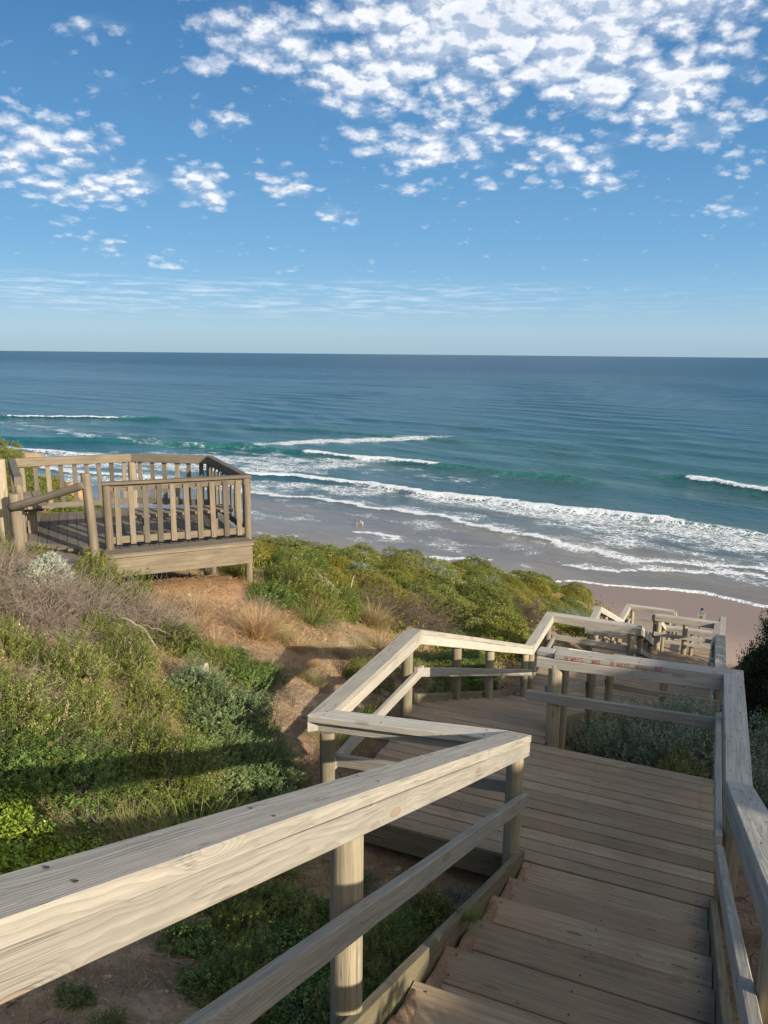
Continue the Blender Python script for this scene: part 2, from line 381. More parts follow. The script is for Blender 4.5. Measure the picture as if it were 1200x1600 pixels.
TP += [(-.5, 5.8, -4.1), (-1.0, 3.0, -3.0), (-1.5, 2.4, -2.75), (-2.5, 3, -2.6), (-3, 5, -2.75), (-5, 4, -2.05), (-6, 7, -2.35), (-1.2, 8.5, -3.62), (-.6, 8.2, -3.85), (.1, 9.5, -4.4),
       (-1.9, 7.3, -3.3), (-2.0, 11.5, -3.5), (-4.1, 10.8, -3.33), (-3, 9.3, -3.25), (-5.6, 11, -2.98), (-3.5, 13.5, -4.0), (-6.5, 13, -3.5), (-8, 9, -2.3), (-5, 17, -4.7), (-9, 20, -4.4), (-14, 27, -3.7), (-11, 14, -3.2),
       (-2.6, 18, -4.95), (.7, 20, -5.95), (2, 14, -5.9), (0, 12.5, -4.7), (3.5, 17, -6.6), (3.2, 21, -6.8), (6.9, 28, -8.85), (3, 26, -7.7), (-3, 24, -7.0), (9.5, 26, -9.9),
       (-14, 34, -9), (-5, 31, -13), (-5, 38, -18), (5, 40, -18), (15, 40, -20), (25, 40, -20), (0, 60, -31), (30, 60, -31), (-30, 60, -31), (-30, 42, -17), (-30, 20, -5), (40, 30, -14), (40, 10, -6),
       (0, 75, -36), (40, 75, -36), (-40, 75, -36), (-5, -5, -.6), (6, -5, .2), (-20, -5, 1), (20, -5, 2), (-20, 8, -1.5), (40, 55, -28), (60, 75, -36), (-60, 75, -36), (-60, 30, -12), (60, 10, -4)]
TP = np.array(TP, dtype=float)
def _tps(r): return np.where(r > 1e-9, r*r*np.log(np.maximum(r, 1e-9)), 0.0)
_n = len(TP); _d = np.hypot(TP[:, None, 0]-TP[None, :, 0], TP[:, None, 1]-TP[None, :, 1])
_A = np.zeros((_n+3, _n+3)); _A[:_n, :_n] = _tps(_d) + np.eye(_n)*0.15; _A[:_n, _n] = 1; _A[:_n, _n+1:] = TP[:, :2]; _A[_n, :_n] = 1; _A[_n+1:, :_n] = TP[:, :2].T
_w = np.linalg.solve(_A, np.concatenate([TP[:, 2], [0, 0, 0]]))
def ground(x, y, rough=True):
    x = np.asarray(x, float); y = np.asarray(y, float); sh = x.shape; X = x.ravel(); Y = y.ravel(); o = np.empty(X.size)
    for i in range(0, X.size, 20000):
        a = X[i:i+20000]; b = Y[i:i+20000]
        r = np.hypot(a[:, None]-TP[None, :, 0], b[:, None]-TP[None, :, 1])
        o[i:i+20000] = _tps(r) @ _w[:_n] + _w[_n] + _w[_n+1]*a + _w[_n+2]*b
    if rough:
        o += .035*np.sin(X*2.1+Y*.7)*np.sin(Y*1.7-X*.6+1) + .02*np.sin(X*5.3+1.3*Y)*np.sin(Y*4.7+2)
        o += .012*np.sin(X*13+Y*5)*np.sin(Y*11-X*4)
    return o.reshape(sh)
def gz(x, y): return float(ground(np.array([x]), np.array([y]))[0])
# ------------------------------------------------------------------ hillside sheet
def axis(segs):
    o = []
    for a, b, st in segs: o += list(np.arange(a, b, st))
    return np.array(o + [segs[-1][1]])
def grid_mesh(name, X, Y, Z, **kw):
    ny, nx = X.shape
    V = np.stack([X, Y, Z], -1).reshape(-1, 3)
    i = np.arange(ny-1)[:, None]*nx + np.arange(nx-1)[None, :]
    F = np.stack([i, i+1, i+nx+1, i+nx], -1).reshape(-1, 4)
    return mesh_np(name, V, F, smooth=True, **kw)
def build_hill():
    gx = axis([(-60, -16, 2.0), (-16, -7, .5), (-7, 7, .14), (7, 14, .35), (14, 60, 2.0)]); gy = axis([(-6, 0, .6), (0, 14, .14), (14, 32, .4), (32, 76, 1.5)])
    X, Y = np.meshgrid(gx, gy); Z = ground(X, Y) + CAM_H
    g = finish('hillside', grid_mesh('hillside', X, Y, Z)); g['kind'] = 'structure'
    m_, n, bs = new_mat('sandy_soil')
    p = n.add('ShaderNodeNewGeometry').outputs['Position']
    a = n.noise(p, .55, 5, .6); b = n.noise(p, 3.2, 6, .65); c = n.noise(p, 22, 5, .7)
    col = n.mix(n.mapr(a, .40, .62, smooth=True), (.22, .145, .09), (.33, .215, .125))
    col = n.mix(n.mapr(b, .45, .70), col, (.46, .33, .21))
    col = n.mix(n.mapr(c, .50, .72, 0, .75), col, (.19, .125, .08))
    col = n.mix(n.mapr(n.noise(p, 75, 3, .7), .58, .72, 0, .6), col, (.55, .44, .33))
    or_ = n.mapr(n.vmath('DISTANCE', p, (-2.9, 10.9, 29.6)), .5, 1.9, 1, 0, smooth=True)
    col = n.mix(n.math('MULTIPLY', or_, n.mapr(b, .3, .6, .35, 1)), col, (.50, .28, .14))
    n._set(bs.inputs['Base Color'], col); bs.inputs['Roughness'].default_value = .95; bs.inputs['Specular IOR Level'].default_value = .1
    h = n.math('ADD', n.math('MULTIPLY', b, 1.0), n.math('MULTIPLY', c, .45))
    n.l.new(n.bump(h, .9, .06), bs.inputs['Normal'])
    g.data.materials.append(m_)
build_hill()

# ------------------------------------------------------------------ beach and sea; n runs out to sea, t along the shore
NV = np.array([.6088, .7934]); TV = np.array([.7934, -.6088])
def nt(p): return (p[0]*NV[0]+p[1]*NV[1], p[0]*TV[0]+p[1]*TV[1])
W5 = [(-500, 330), (20, 108.0), (25, 108.5), (31.3, 109.2), (37.3, 107.2), (42.0, 104.9), (45.8, 102.9), (52.5, 98.4), (120, 48)]
LINES = {  # points, height, breaking t-range, solid width, trail, trail density
 'W1': ([(-50.0, 270.7), (-37.8, 264.2), (-28.3, 257.9), (-17.0, 250.4), (-4.2, 241.9), (7.8, 235.4), (18.5, 227.9), (29.5, 219.6), (42.6, 210.9), (51.5, 203.8)], .95, (-181, -124), 3.8, 3, .42),
 'W2': ([(-48.7, 213.7), (-37.9, 208.5), (-24.3, 204.8), (-6.6, 194.4), (6.2, 183.9), (20.7, 174.6), (35.2, 165.6), (47.3, 158.6), (56.2, 153.3), (61.0, 150.5), (67.0, 145.0), (73.1, 140.0)], .80, (-175, -42), 4.6, 3.5, .42),
 'W3': ([(-41.5, 188.7), (-31.6, 182.0), (-14.7, 172.9), (-0.0, 163.9), (13.1, 153.3), (25.3, 140.7), (27, 136)], .22, (-170, -64), 1.6, 12, .40),
 'W3b': ([(25.2, 140.2), (30.9, 133.0), (33.5, 129.9), (42.4, 123.0), (51.7, 119.7), (61.0, 115.6), (70, 111)], .10, (-68, 0), 1.1, 10, .50),
 'W4': ([(4.4, 124.5), (12.8, 123.1), (19.5, 118.7)], .04, (-72, -58), .9, 5, .40),
 'W4b': ([(25.7, 118.9), (36.7, 117.7), (48.2, 115.9), (59.4, 112.4)], .04, (-52, -18), .55, 8, .45),
 'W6': ([(81.2, 209.8), (86.2, 202.5), (90.9, 195.8), (96.3, 186.8), (110, 172)], .95, (-63, -10), 3.6, 12, .46),
 'W7': ([(-230, 392), (-200, 390), (-150, 389), (-110, 384)], .95, (-392, -338), .7, 22, .62),
 'W8': ([(-151.2, 291.5), (-128.7, 284.6), (-100.9, 282.8), (-78.1, 279.3), (-53.0, 271.3)], 1.3, (-300, -290), 2, 10, .30),
 'W9': ([(-13.6, 397.4), (12.2, 377.5), (35.2, 356.3), (51.4, 345.6)], .6, (0, 1), 1, 1, 0.),
 'W9b': ([(-60, 345), (-30, 335), (10, 310), (40, 290), (70, 272)], .6, (0, 1), 1, 1, 0.),
 'W10': ([(-137.3, 264.1), (-120.5, 256.4), (-99.3, 246.2), (-83.1, 242.4), (-59.1, 230.9), (-45, 222)], .6, (-290, -172), 2.0, 9, .48),
 'W11': ([(-121.3, 232.6), (-89.1, 211.2), (-69.1, 204.5), (-43.5, 190.5)], .5, (-270, -140), 2.2, 12, .50),
 'W0': ([(-12, 140.5), (-4.9, 141.3), (-1.1, 138.1), (4.7, 134.3)], .05, (-93, -78), .7, 2, .2),
}
def sm(x): x = np.clip(x, 0, 1); return x*x*(3-2*x)
def build_sea():
    na = axis([(70, 98, 1.0), (98, 150, .4), (150, 300, .8), (300, 520, 2.2), (520, 1300, 6.0)]); ext = [1300.]
    while ext[-1] < 90000: ext.append(ext[-1]*1.12)
    na = np.concatenate([na[:-1], ext])
    ta = axis([(-420, -200, 2.0), (-200, 20, .9), (20, 80, 3)]); e1 = [80.]; e2 = [-420.]
    while e1[-1] < 90000: e1.append(e1[-1]*1.25 + 5)
    while e2[-1] > -90000: e2.append(e2[-1]*1.25)
    ta = np.concatenate([e2[:0:-1], ta[:-1], e1])
    Tt, Nn = np.meshgrid(ta, na)
    X = Nn*NV[0] + Tt*TV[0]; Y = Nn*NV[1] + Tt*TV[1]
    near = sm((1300-Nn)/500)
    NE = Nn + .55*np.maximum(0, -110-Tt)
    wig = 1.1*np.sin(Tt*.21+1)+.7*np.sin(Tt*.53+Nn*.02)+.35*np.sin(Tt*1.3+2)+.2*np.sin(Tt*2.9+.5)
    Z = np.zeros_like(X); foam = np.zeros_like(X); face = np.zeros_like(X)
    calm = sm((NE-150)/60)
    ph = Nn*.21 + .9*np.sin(Tt*.019+Nn*.006) + 1.1*np.sin(Tt*.041+1.7)
    Z += near*calm*(.42*np.sin(ph)*(.5+.5*np.sin(Tt*.03+Nn*.017)) + .12*np.sin(Nn*.55+Tt*.12+1.3*np.sin(Tt*.07)))
    for key, (pts, h, (t0, t1), wd, tr, td) in LINES.items():
        q = sorted([nt(p)[::-1] for p in pts]); tt = np.array([a for a, _ in q]); nn = np.array([b for _, b in q])
        nf = np.interp(Tt, tt, nn) + wig*(.55 if h > .3 else 1.0)
        ends = sm((Tt-tt[0]+12)/14)*sm((tt[-1]+12-Tt)/14)
        u = Nn - nf
        prof = np.where(u < 0, np.exp(-(u/1.5)**2), np.exp(-(u/4.5)**2))
        Z += ends*h*prof
        br = sm((Tt-t0)/5)*sm((t1-Tt)/5)*ends
        lump = .5+.5*np.sin(Tt*.9+2*np.sin(Tt*.23))*np.sin(Tt*.37+1)
        w2 = wd*(.45+.8*lump)
        solid = sm((u+1.0+.3*h)/.9)*sm((w2-u)/(w2*.6)+.4)
        trail = np.where(u > -.5, np.exp(-np.maximum(u, 0)/tr), 0)*td
        foam = np.maximum(foam, br*np.maximum(solid, trail))
        Z += br*.28*h*solid*(.4+.6*np.sin(Tt*2.7)*np.sin(u*2.1+Tt))
        face = np.maximum(face, ends*(1-br)*sm((u+3.2)/2)*sm((.6-u)/1.6)*min(h, 1))
    q = sorted([nt(p)[::-1] for p in W5]); wl = np.interp(Tt, [a for a, _ in q], [b for _, b in q])
    wl = np.where(Tt < -42, 105.4 - 24*sm((-44-Tt)/12), wl) + 1.1*np.sin(Tt*.17) + .5*np.sin(Tt*.41+1) + .2*np.sin(Tt*1.3)
    u = NE - wl
    edge = sm((u+.2)/.3)*sm((1.5-u)/.9)
    foam = np.maximum(foam, edge*.95)
    q2 = sorted([nt(a)[::-1] for a in LINES['W2'][0]]); n2 = np.interp(Tt, [a for a, _ in q2], [b for _, b in q2])
    inside = sm((n2 + 3 - Nn)/4)
    wash = inside*sm((u-1)/6)*sm((172-NE)/20)
    dens = .26 + .06*sm((Nn-116)/14)*sm((Tt+95)/30) + .15*sm((NE-138)/12) - .10*sm((Nn-150)/10)*sm((-90-Tt)/20)
    foam = np.maximum(foam, wash*dens)
    foam = np.maximum(foam, sm((NE-165)/10)*sm((235-NE)/30)*sm((-128-Tt)/25)*.40)
    foam = np.maximum(foam, sm((Nn-160)/10)*sm((205-Nn)/30)*sm((-70-Tt)/35)*.30)
    foam = np.maximum(foam, np.exp(-((Nn-(250+1.6*(Tt+178)))/20)**2)*sm((Tt+222)/20)*sm((-160-Tt)/20)*(.565+.04*np.sin(Tt*.8)*np.sin(Nn*.5)))
    Z = np.where(u < .15, -.4, Z + .03)
    me = grid_mesh('sea', X, Y, Z, tint={'foam': foam.ravel(), 'face': face.ravel()})
    sea = finish('sea', me); sea['kind'] = 'structure'
    m_, g, bs = new_mat('sea_water')
    p = g.add('ShaderNodeNewGeometry').outputs['Position']
    n = g.vmath('DOT_PRODUCT', p, (float(NV[0]), float(NV[1]), 0)); t = g.vmath('DOT_PRODUCT', p, (float(TV[0]), float(TV[1]), 0))
    nj = g.math('ADD', g.math('ADD', n, g.math('MULTIPLY', g.math('MAXIMUM', g.math('SUBTRACT', -110.0, t), 0.0), .55)), g.math('MULTIPLY', g.math('SUBTRACT', g.noise(p, .02, 4, .6), .5), 40))
    lg = g.math('LOGARITHM', g.math('MAXIMUM', nj, 90), 10.0)
    col = g.ramp(g.mapr(lg, 2.0, 3.4), [(0.0, (.29, .215, .145)), (.06, (.25, .20, .14)), (.105, (.18, .172, .13)), (.16, (.080, .150, .142)), (.25, (.036, .125, .118)), (.40, (.022, .092, .100)), (.58, (.017, .070, .090)), (1.0, (.016, .056, .080))])
    fc = g.add('ShaderNodeAttribute', attribute_name='face').outputs['Fac']
    col = g.mix(g.math('MULTIPLY', fc, .75), col, (.03, .19, .15))
    # water in shore frame, stretched along the crests
    q = g.comb(n, t, 0)
    str_ = g.noise(g.mapping(q, scale=(.075, .016, 1)), 1.0, 5, .6)
    col = g.mix(g.mapr(str_, .40, .70, 0, .5), col, (.008, .055, .095))
    s2 = g.noise(g.mapping(q, scale=(.010, .0014, 1)), 1.0, 6, .62)
    col = g.mix(g.mapr(s2, .46, .68, 0, .55), col, (.012, .085, .125))
    f = g.add('ShaderNodeAttribute', attribute_name='foam').outputs['Fac']
    wv = g.vmath('MULTIPLY', g.vmath('SUBTRACT', g.noise(q, .8, 3, .5, col=True), (.5, .5, .5)), (1.3, 1.3, 0))
    qq = g.vmath('ADD', q, wv)
    v1 = g.voro(g.mapping(qq, scale=(.75, .42, 1)), 1.0, 'DISTANCE_TO_EDGE'); v2 = g.voro(g.mapping(qq, scale=(1.9, 1.2, 1)), 1.0, 'DISTANCE_TO_EDGE')
    ln = g.math('MINIMUM', v1, g.math('MULTIPLY', v2, 1.25))
    nn_ = g.noise(g.mapping(q, scale=(.16, .09, 1)), 1.0, 6, .62)
    lace = g.math('ADD', g.math('MULTIPLY', g.mapr(ln, 0.0, .30, 1, 0), .46), g.math('MULTIPLY', nn_, .72))
    th = g.math('SUBTRACT', 1.07, g.math('MULTIPLY', f, .93))
    fo = g.mapr(g.math('SUBTRACT', lace, th), -.01, .085, 0, 1, smooth=True)
    # small chop
    b1 = g.noise(g.mapping(q, scale=(.55, .22, 1)), 1.0, 6, .62); b2 = g.noise(g.mapping(q, scale=(.09, .03, 1)), 1.0, 5, .6); b3 = g.noise(g.mapping(q, scale=(2.6, 1.7, 1)), 1.0, 3, .6)
    h = g.math('ADD', g.math('MULTIPLY', b1, .8), g.math('ADD', g.math('MULTIPLY', b2, 3.6), g.math('MULTIPLY', b3, .12)))
    calmf = g.mapr(n, 110, 190, .16, 1.0)
    h = g.math('MULTIPLY', h, calmf)
    nor = g.bump(h, 1.0, 1.1)
    g._set(bs.inputs['Base Color'], col); g._set(bs.inputs['Roughness'], g.mapr(n, 130, 1500, .14, .30)); bs.inputs['IOR'].default_value = 1.33
    bs.inputs['Specular IOR Level'].default_value = .34
    g.l.new(nor, bs.inputs['Normal'])
    fb = g.add('ShaderNodeBsdfDiffuse'); g._set(fb.inputs[0], g.mix(g.mapr(b3, .3, .7), (.62, .66, .68), (.86, .87, .86)))
    g.l.new(g.bump(g.math('ADD', b3, lace), .8, .4), fb.inputs['Normal'])
    mx = g.add('ShaderNodeMixShader'); g._set(mx.inputs[0], fo); g.l.new(bs.outputs[0], mx.inputs[1]); g.l.new(fb.outputs[0], mx.inputs[2])
    out = [x for x in g.n if x.type == 'OUTPUT_MATERIAL'][0]; g.l.new(mx.outputs[0], out.inputs[0])
    me.materials.append(m_)
    # beach sheet
    na = axis([(-120, 60, 20), (60, 125, 2.0)]); ta = axis([(-600, -100, 40), (-100, 60, 2), (60, 400, 40)])
    Tt, Nn = np.meshgrid(ta, na); X = Nn*NV[0] + Tt*TV[0]; Y = Nn*NV[1] + Tt*TV[1]
    Z = (105.5 - 30*sm((-44-Tt)/12) - Nn)*.022 + .02*np.sin(Tt*.3)*np.sin(Nn*.2); Z = np.where(Nn < 60, np.minimum(Z, 1.0), Z)
    be = finish('beach', grid_mesh('beach', X, Y, Z)); be['kind'] = 'structure'
    m_, g, bs = new_mat('beach_sand')
    p = g.add('ShaderNodeNewGeometry').outputs['Position']
    n = g.vmath('DOT_PRODUCT', p, (float(NV[0]), float(NV[1]), 0))
    nz = g.noise(p, .12, 6, .6)
    wet = g.mapr(g.math('ADD', n, g.math('MULTIPLY', nz, 8)), 90, 104, 0, 1, smooth=True)
    col = g.mix(wet, (.38, .285, .23), (.26, .195, .16)); col = g.mix(g.mapr(g.noise(p, 1.4, 5, .6), .45, .7, 0, .3), col, (.27, .19, .15))
    g._set(bs.inputs['Base Color'], col); g._set(bs.inputs['Roughness'], g.mapr(wet, 0, 1, .9, .55)); bs.inputs['Specular IOR Level'].default_value = .25
    g.l.new(g.bump(g.noise(p, 2.5, 5, .6), .5, .05), bs.inputs['Normal'])
    be.data.materials.append(m_)
build_sea()
# ------------------------------------------------------------------ boardwalk
SL = .41; GO = .475; RI = .195       # slope, going, rise
RT = 1.0                              # rail top above the deck nosing
DK = dict(a=-3.77, b=-5.73, c=-7.50, d=-9.40, e=-11.35)
def label_once(o, t): o['label'] = t
def deck_landing(key, s0, s1, w0, w1, label, holes=None, group=None):
    z = DK[key]
    t = thing('landing_deck', S((s0+s1)/2, (w0+w1)/2, z), label, 'deck')
    s = s0 + .07; i = 0
    while s < s1 - .05:
        q = random.Random(i*7+ord(key)); sc = []
        a, b = w0, w1
        if holes: a, b = holes(s, w0, w1)
        L = b - a
        for f in (.06, .33, .66, L-.1):
            x = f if f < .1 or f > 1 else f*L
            for dy in (-.035, .035): sc.append((x + q.uniform(-.01, .01), dy + q.uniform(-.006, .006), .0056))
        board('deck_board', S(s, a + q.uniform(-.008, .008), z-.0175 + q.uniform(-.0015, .0015)), S(s, b + q.uniform(-.008, .008), z-.0175 + q.uniform(-.0015, .0015)), .130, .035, M_DECK, t, screws=sc)
        s += .1405; i += 1
    for w in (w0+.12, (w0+w1)/2, w1-.12): board('joist', S(s0+.06, w, z-.12), S(s1-.06, w, z-.12), .06, .16, M_KERB, t)
    board('edge_beam', S(s0+.03, w0+.02, z-.135), S(s0+.03, w1-.02, z-.135), .045, .19, M_KERB, t); board('edge_beam', S(s1-.03, w0+.02, z-.135), S(s1-.03, w1-.02, z-.135), .045, .19, M_KERB, t)
    return t
def flight(s0, z0, n, w0, w1, label, up_from=None):
    """n treads going down from s0 (deck height z0 at the top)"""
    t = thing('stair_flight', S(s0, (w0+w1)/2, z0), label, 'stairs')
    for k in range(n):
        z = z0 - RI*(k+1); a = s0 + GO*k; q = random.Random(k*13+int(s0*10)+500)
        for (o_, wd) in ((.125, .232), (.3625, .232)):
            L = w1-w0; sc = [(x + q.uniform(-.01, .01), dy, .0060) for x in (.07, L*.5, L-.08) for dy in (-.07, .07)]
            board('tread', S(a+o_, w0, z-.0225+q.uniform(-.002, .002)), S(a+o_, w1, z-.0225+q.uniform(-.002, .002)), wd, .045, M_DECK, t, screws=sc)
        board('riser', S(a+.012, w0+.01, z+RI/2-.025), S(a+.012, w1-.01, z+RI/2-.025), .025, RI-.052, M_DECK, t)
    e = s0 + GO*n; ze = z0 - RI*n
    for w, sgn in ((w0, -1), (w1, 1)):
        ns = 2
        for j in range(ns):
            a = s0 + (e-s0)*j/ns - (.12 if j == 0 else 0); b = s0 + (e-s0)*(j+1)/ns + (.06 if j == ns-1 else -.006)
            za = z0 - SL*(a-s0) - .055 + .002*j; zb = z0 - SL*(b-s0) - .055 + .002*j
            board('stringer', S(a, w+sgn*.028, za), S(b, w+sgn*.028, zb), .047, .24, M_KERB, t, cut_a=DV, cut_b=DV)
    return t
# flights run downhill along s.  flight 0 passes under the camera
Z_A = DK['a']
N1 = 14
s_top = 5.2 - GO*N1
flight(5.2-GO*N1, Z_A + RI*N1, N1-0, -1.03, .27, 'nearest flight of brown timber steps going down from the bottom edge of the picture')
deck_landing('a', 5.22, 7.06, -2.68, .30, 'wide brown plank landing at the foot of the nearest steps, beside the right handrail')
n2 = 10; s2a = 7.08
t = thing('landing_deck', S(7.3, -1.9, DK['a']), 'narrow plank strip of landing where the second steps start, left of the mossy green board', 'deck')
for i in range(3):
    board('deck_board', S(7.14+.1405*i, -2.76, DK['a']-.0175), S(7.14+.1405*i, -1.25, DK['a']-.0175), .130, .035, M_DECK, t, screws=[(x, dy, .0042) for x in (.1, .7, 1.4) for dy in (-.035, .035)])
flight(7.49, DK['a'], n2, -2.70, -1.25, 'second flight of steps going down behind the first landing between two handrails')
deck_landing('b', 12.24, 14.22, -2.62, .40, 'second plank landing beyond the graffitied handrail')
flight(14.22, DK['b'], 9, -.93, .42, 'third flight of steps dropping toward the beach along the far right handrail')
deck_landing('c', 18.50, 20.2, -2.40, .50, 'third plank landing, in shade far down the hill')
flight(20.2, DK['c'], 10, -2.30, -.95, 'fourth flight of steps, small and far down on the left')
deck_landing('d', 24.96, 26.6, -2.2, .8, 'lowest visible plank landing above the sand')
flight(26.6, DK['d'], 10, -.65, .75, 'last flight of steps leading down to the beach')

CAP = .055; BM = .10; RW = .165; MID = (.045, .095)
def rail_thing(pts, label, mids=None, posts=(), side=1, cutsA=None, cutsB=None, mat=None, beam_w=RW, mid_pts=None, group=None, cap_off=0.0, postdrop=.55, mid_drop=.50, beam_in=0.0, cap=True):
    """pts: list of two (s,w,ztop).  side: which side of the posts carries the mid rail, +1 = +w (or nearer for cross rails)"""
    mat = mat or M_RAIL
    a = S(*pts[0]); b = S(*pts[1]); d = (b-a).normalized()
    t = thing('handrail', a - Vector((0, 0, RT)), label, 'handrail', group)
    X = Vector((b.x-a.x, b.y-a.y, 0)).normalized(); U = Vector((-X.y, X.x, 0))       # U: left of travel
    k = 1/math.hypot(1, (b.z-a.z)/max(1e-6, math.hypot(b.x-a.x, b.y-a.y))) if True else 1
    up = X.cross(U); nrm = (d.cross(U)).normalized();
    nrm = nrm if nrm.z > 0 else -nrm
    top = board('top_rail', a - nrm*CAP/2, b - nrm*CAP/2, RW, CAP, mat, t, cut_a=cutsA, cut_b=cutsB)
    bmv = board('rail_beam', a - nrm*(CAP+.0015+BM/2) + U*beam_in, b - nrm*(CAP+.0015+BM/2) + U*beam_in, beam_w, BM, M_RAIL2 if mat is M_RAIL2 else mat, t, cut_a=cutsA, cut_b=cutsB)
    if mid_pts: ma, mb, mc, md = mid_pts
    else: ma, mb, mc, md = a, b, cutsA, cutsB
    if mids is not False:
        o = U*(side*.088)
        board('mid_rail', ma + o - nrm*(mid_drop), mb + o - nrm*mid_drop, .047, .10, M_RAIL2, t, cut_a=mc, cut_b=md)
    for f in posts:
        p = a.lerp(b, f)
        bot = ground([p.x], [p.y], False)[0] + CAM_H - .25
        q = random.Random(int(p.x*100))
        pole('post', Vector((p.x, p.y, bot)), Vector((p.x, p.y, p.z - (CAP+BM)/max(.5, k*1.0) + .0)), .062, M_POST, t, bend=.004)
    return t
za = DK['a']+RT; zb = DK['b']+RT; zc = DK['c']+RT; zd = DK['d']+RT
WP = -1.115
def cutn(*v): return Vector(v)
def bis(d1, d2): return (d1.normalized()+d2.normalized())
dn_ = (DV*1 + Vector((0, 0, -SL))).normalized()

def fr(s0, s1, s): return (s-s0)/(s1-s0)
NW = -WV
def run(A, B, label, **k):
    return rail_thing([A, B], label, **k)
# --- first flight and first landing
run((-1.7, WP, za + .412*6.9), (5.29, WP, za), 'big pale handrail crossing the lower left corner, nearest to the camera', posts=[fr(-1.7, 5.29, -.3), fr(-1.7, 5.29, 2.30), fr(-1.7, 5.29, 5.13)], side=-1, cutsB=DV, mid_drop=.465)
run((5.2, -1.21, za+.004), (5.2, -2.757, za-.13), 'short cross handrail joining the end of the big near handrail on the left', posts=[.96], side=-1, cutsA=WV, cutsB=(NW+DV), beam_w=.09, beam_in=-.03, mid_drop=.45, mid_pts=(S(5.2, -1.14, za), S(5.2, -2.74, za-.13), WV, WV))
run((5.2, -2.757, za-.13), (7.38, -2.757, za-.13), 'level handrail along the outer left edge of the first landing', posts=[.90], side=-1, cutsA=(NW+DV), cutsB=(DV+dn_), mat=M_RAIL, mid_drop=.46)
run((7.38, -2.757, za-.13), (12.4, -2.54, -4.85), 'sloping handrail on the left of the second flight, pale front face in the sun', posts=[.27, .55, .95], side=-1, cutsA=(DV+dn_), cutsB=(DV+dn_), mid_drop=.45)
# --- right side of the first flight and landing
ur = dn_
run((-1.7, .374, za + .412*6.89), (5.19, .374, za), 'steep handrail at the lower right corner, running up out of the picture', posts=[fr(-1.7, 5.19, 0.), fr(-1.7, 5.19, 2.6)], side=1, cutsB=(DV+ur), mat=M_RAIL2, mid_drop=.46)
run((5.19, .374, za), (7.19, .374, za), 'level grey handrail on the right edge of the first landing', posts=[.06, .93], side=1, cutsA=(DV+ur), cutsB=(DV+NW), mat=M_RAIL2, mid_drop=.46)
t = thing('handrail', S(7.2, -.5, za-RT), 'cross handrail with red handwriting at the far side of the first landing', 'handrail')
pA = S(7.19, .374, za); pB = S(7.19, -1.21, za-.06); pB2 = S(7.19, -1.38, za-.065)
graf_rail = board('top_rail', pA - Vector((0, 0, CAP/2)), pB - Vector((0, 0, CAP/2)), RW, CAP, M_RAIL2, t, cut_a=(DV+NW), cut_b=WV)
board('rail_beam', pA - Vector((0, 0, CAP+.003+BM/2)), pB2 - Vector((0, 0, CAP+.003+BM/2)), RW+.004, BM, M_RAIL2, t, cut_a=(DV+NW), cut_b=WV)
board('top_rail', pB + NW*.008 - Vector((0, 0, CAP/2)), pB2 + DV*.02 - Vector((0, 0, CAP/2)), RW-.05, CAP-.006, M_RAIL2, t)
board('mid_rail', S(7.085, .30, za-.47), S(7.085, -1.45, za-.52), .047, .10, M_RAIL2, t)
for w in (-1.20,): pole('post', S(7.17, w, -4.6), S(7.17, w, za-CAP-BM-.02), .066, M_POST, t, bend=.005)
# red handwriting on the front face of the top timber
FONT = {'A': [[(0, 0), (.5, 1), (1, 0)], [(.2, .4), (.8, .4)]], 'L': [[(0, 1), (0, 0), (.8, 0)]], 'W': [[(0, 1), (.25, 0), (.5, .7), (.75, 0), (1, 1)]], 'Y': [[(0, 1), (.5, .5), (1, 1)], [(.5, .5), (.45, 0)]],
        'S': [[(.9, .9), (.4, 1), (.1, .75), (.8, .35), (.6, 0), (0, .1)]], 'I': [[(.4, 0), (.45, 1)]], 'B': [[(0, 0), (0, 1), (.7, .85), (.6, .55), (0, .5)], [(.6, .5), (.8, .2), (.5, 0), (0, 0)]], 'E': [[(.8, 1), (0, 1), (0, 0), (.8, 0)], [(0, .5), (.6, .5)]]}
def handwriting(parent):
    V = []; F = []; q = random.Random(3)
    org = pB; dirx = (pA-pB).normalized(); fz = Vector((0, 0, 1)); nrm = -DV
    x = .10
    for word, hs, gap in (('ALWAYS', .038, .075), ('WAS', .036, .085), ('ALWAYS', .038, .05), ('WILL', .036, .06), ('BE', .047, .05)):
        for chx in word:
            jx, jy = q.uniform(-.002, .002), q.uniform(-.003, .003); wd = hs*.62
            for st in FONT[chx]:
                for (u0_, v0_), (u1_, v1_) in zip(st[:-1], st[1:]):
                    a = Vector((x+u0_*wd+jx, v0_*hs+jy)); b = Vector((x+u1_*wd+jx, v1_*hs+jy)); dd = (b-a).normalized(); pp = Vector((-dd.y, dd.x))*.0021
                    i0 = len(V)
                    for c in (a-pp-dd*.001, b-pp+dd*.001, b+pp+dd*.001, a+pp-dd*.001):
                        P = org + dirx*c.x + fz*(-CAP+.006+c.y) + nrm*(RW/2+.0022) ; V.append(P)
                    F.append((i0, i0+1, i0+2, i0+3))
            x += wd*1.28
        x += gap
    me = mesh_np('red_handwriting', np.array(V) - np.array(parent.matrix_world.translation if False else (0, 0, 0)), np.array(F))
    o = finish('red_handwriting', me, flat_mat('red_marker', (.50, .07, .06), .7)); put(o, parent, Matrix.Identity(4)); return o
handwriting(t)
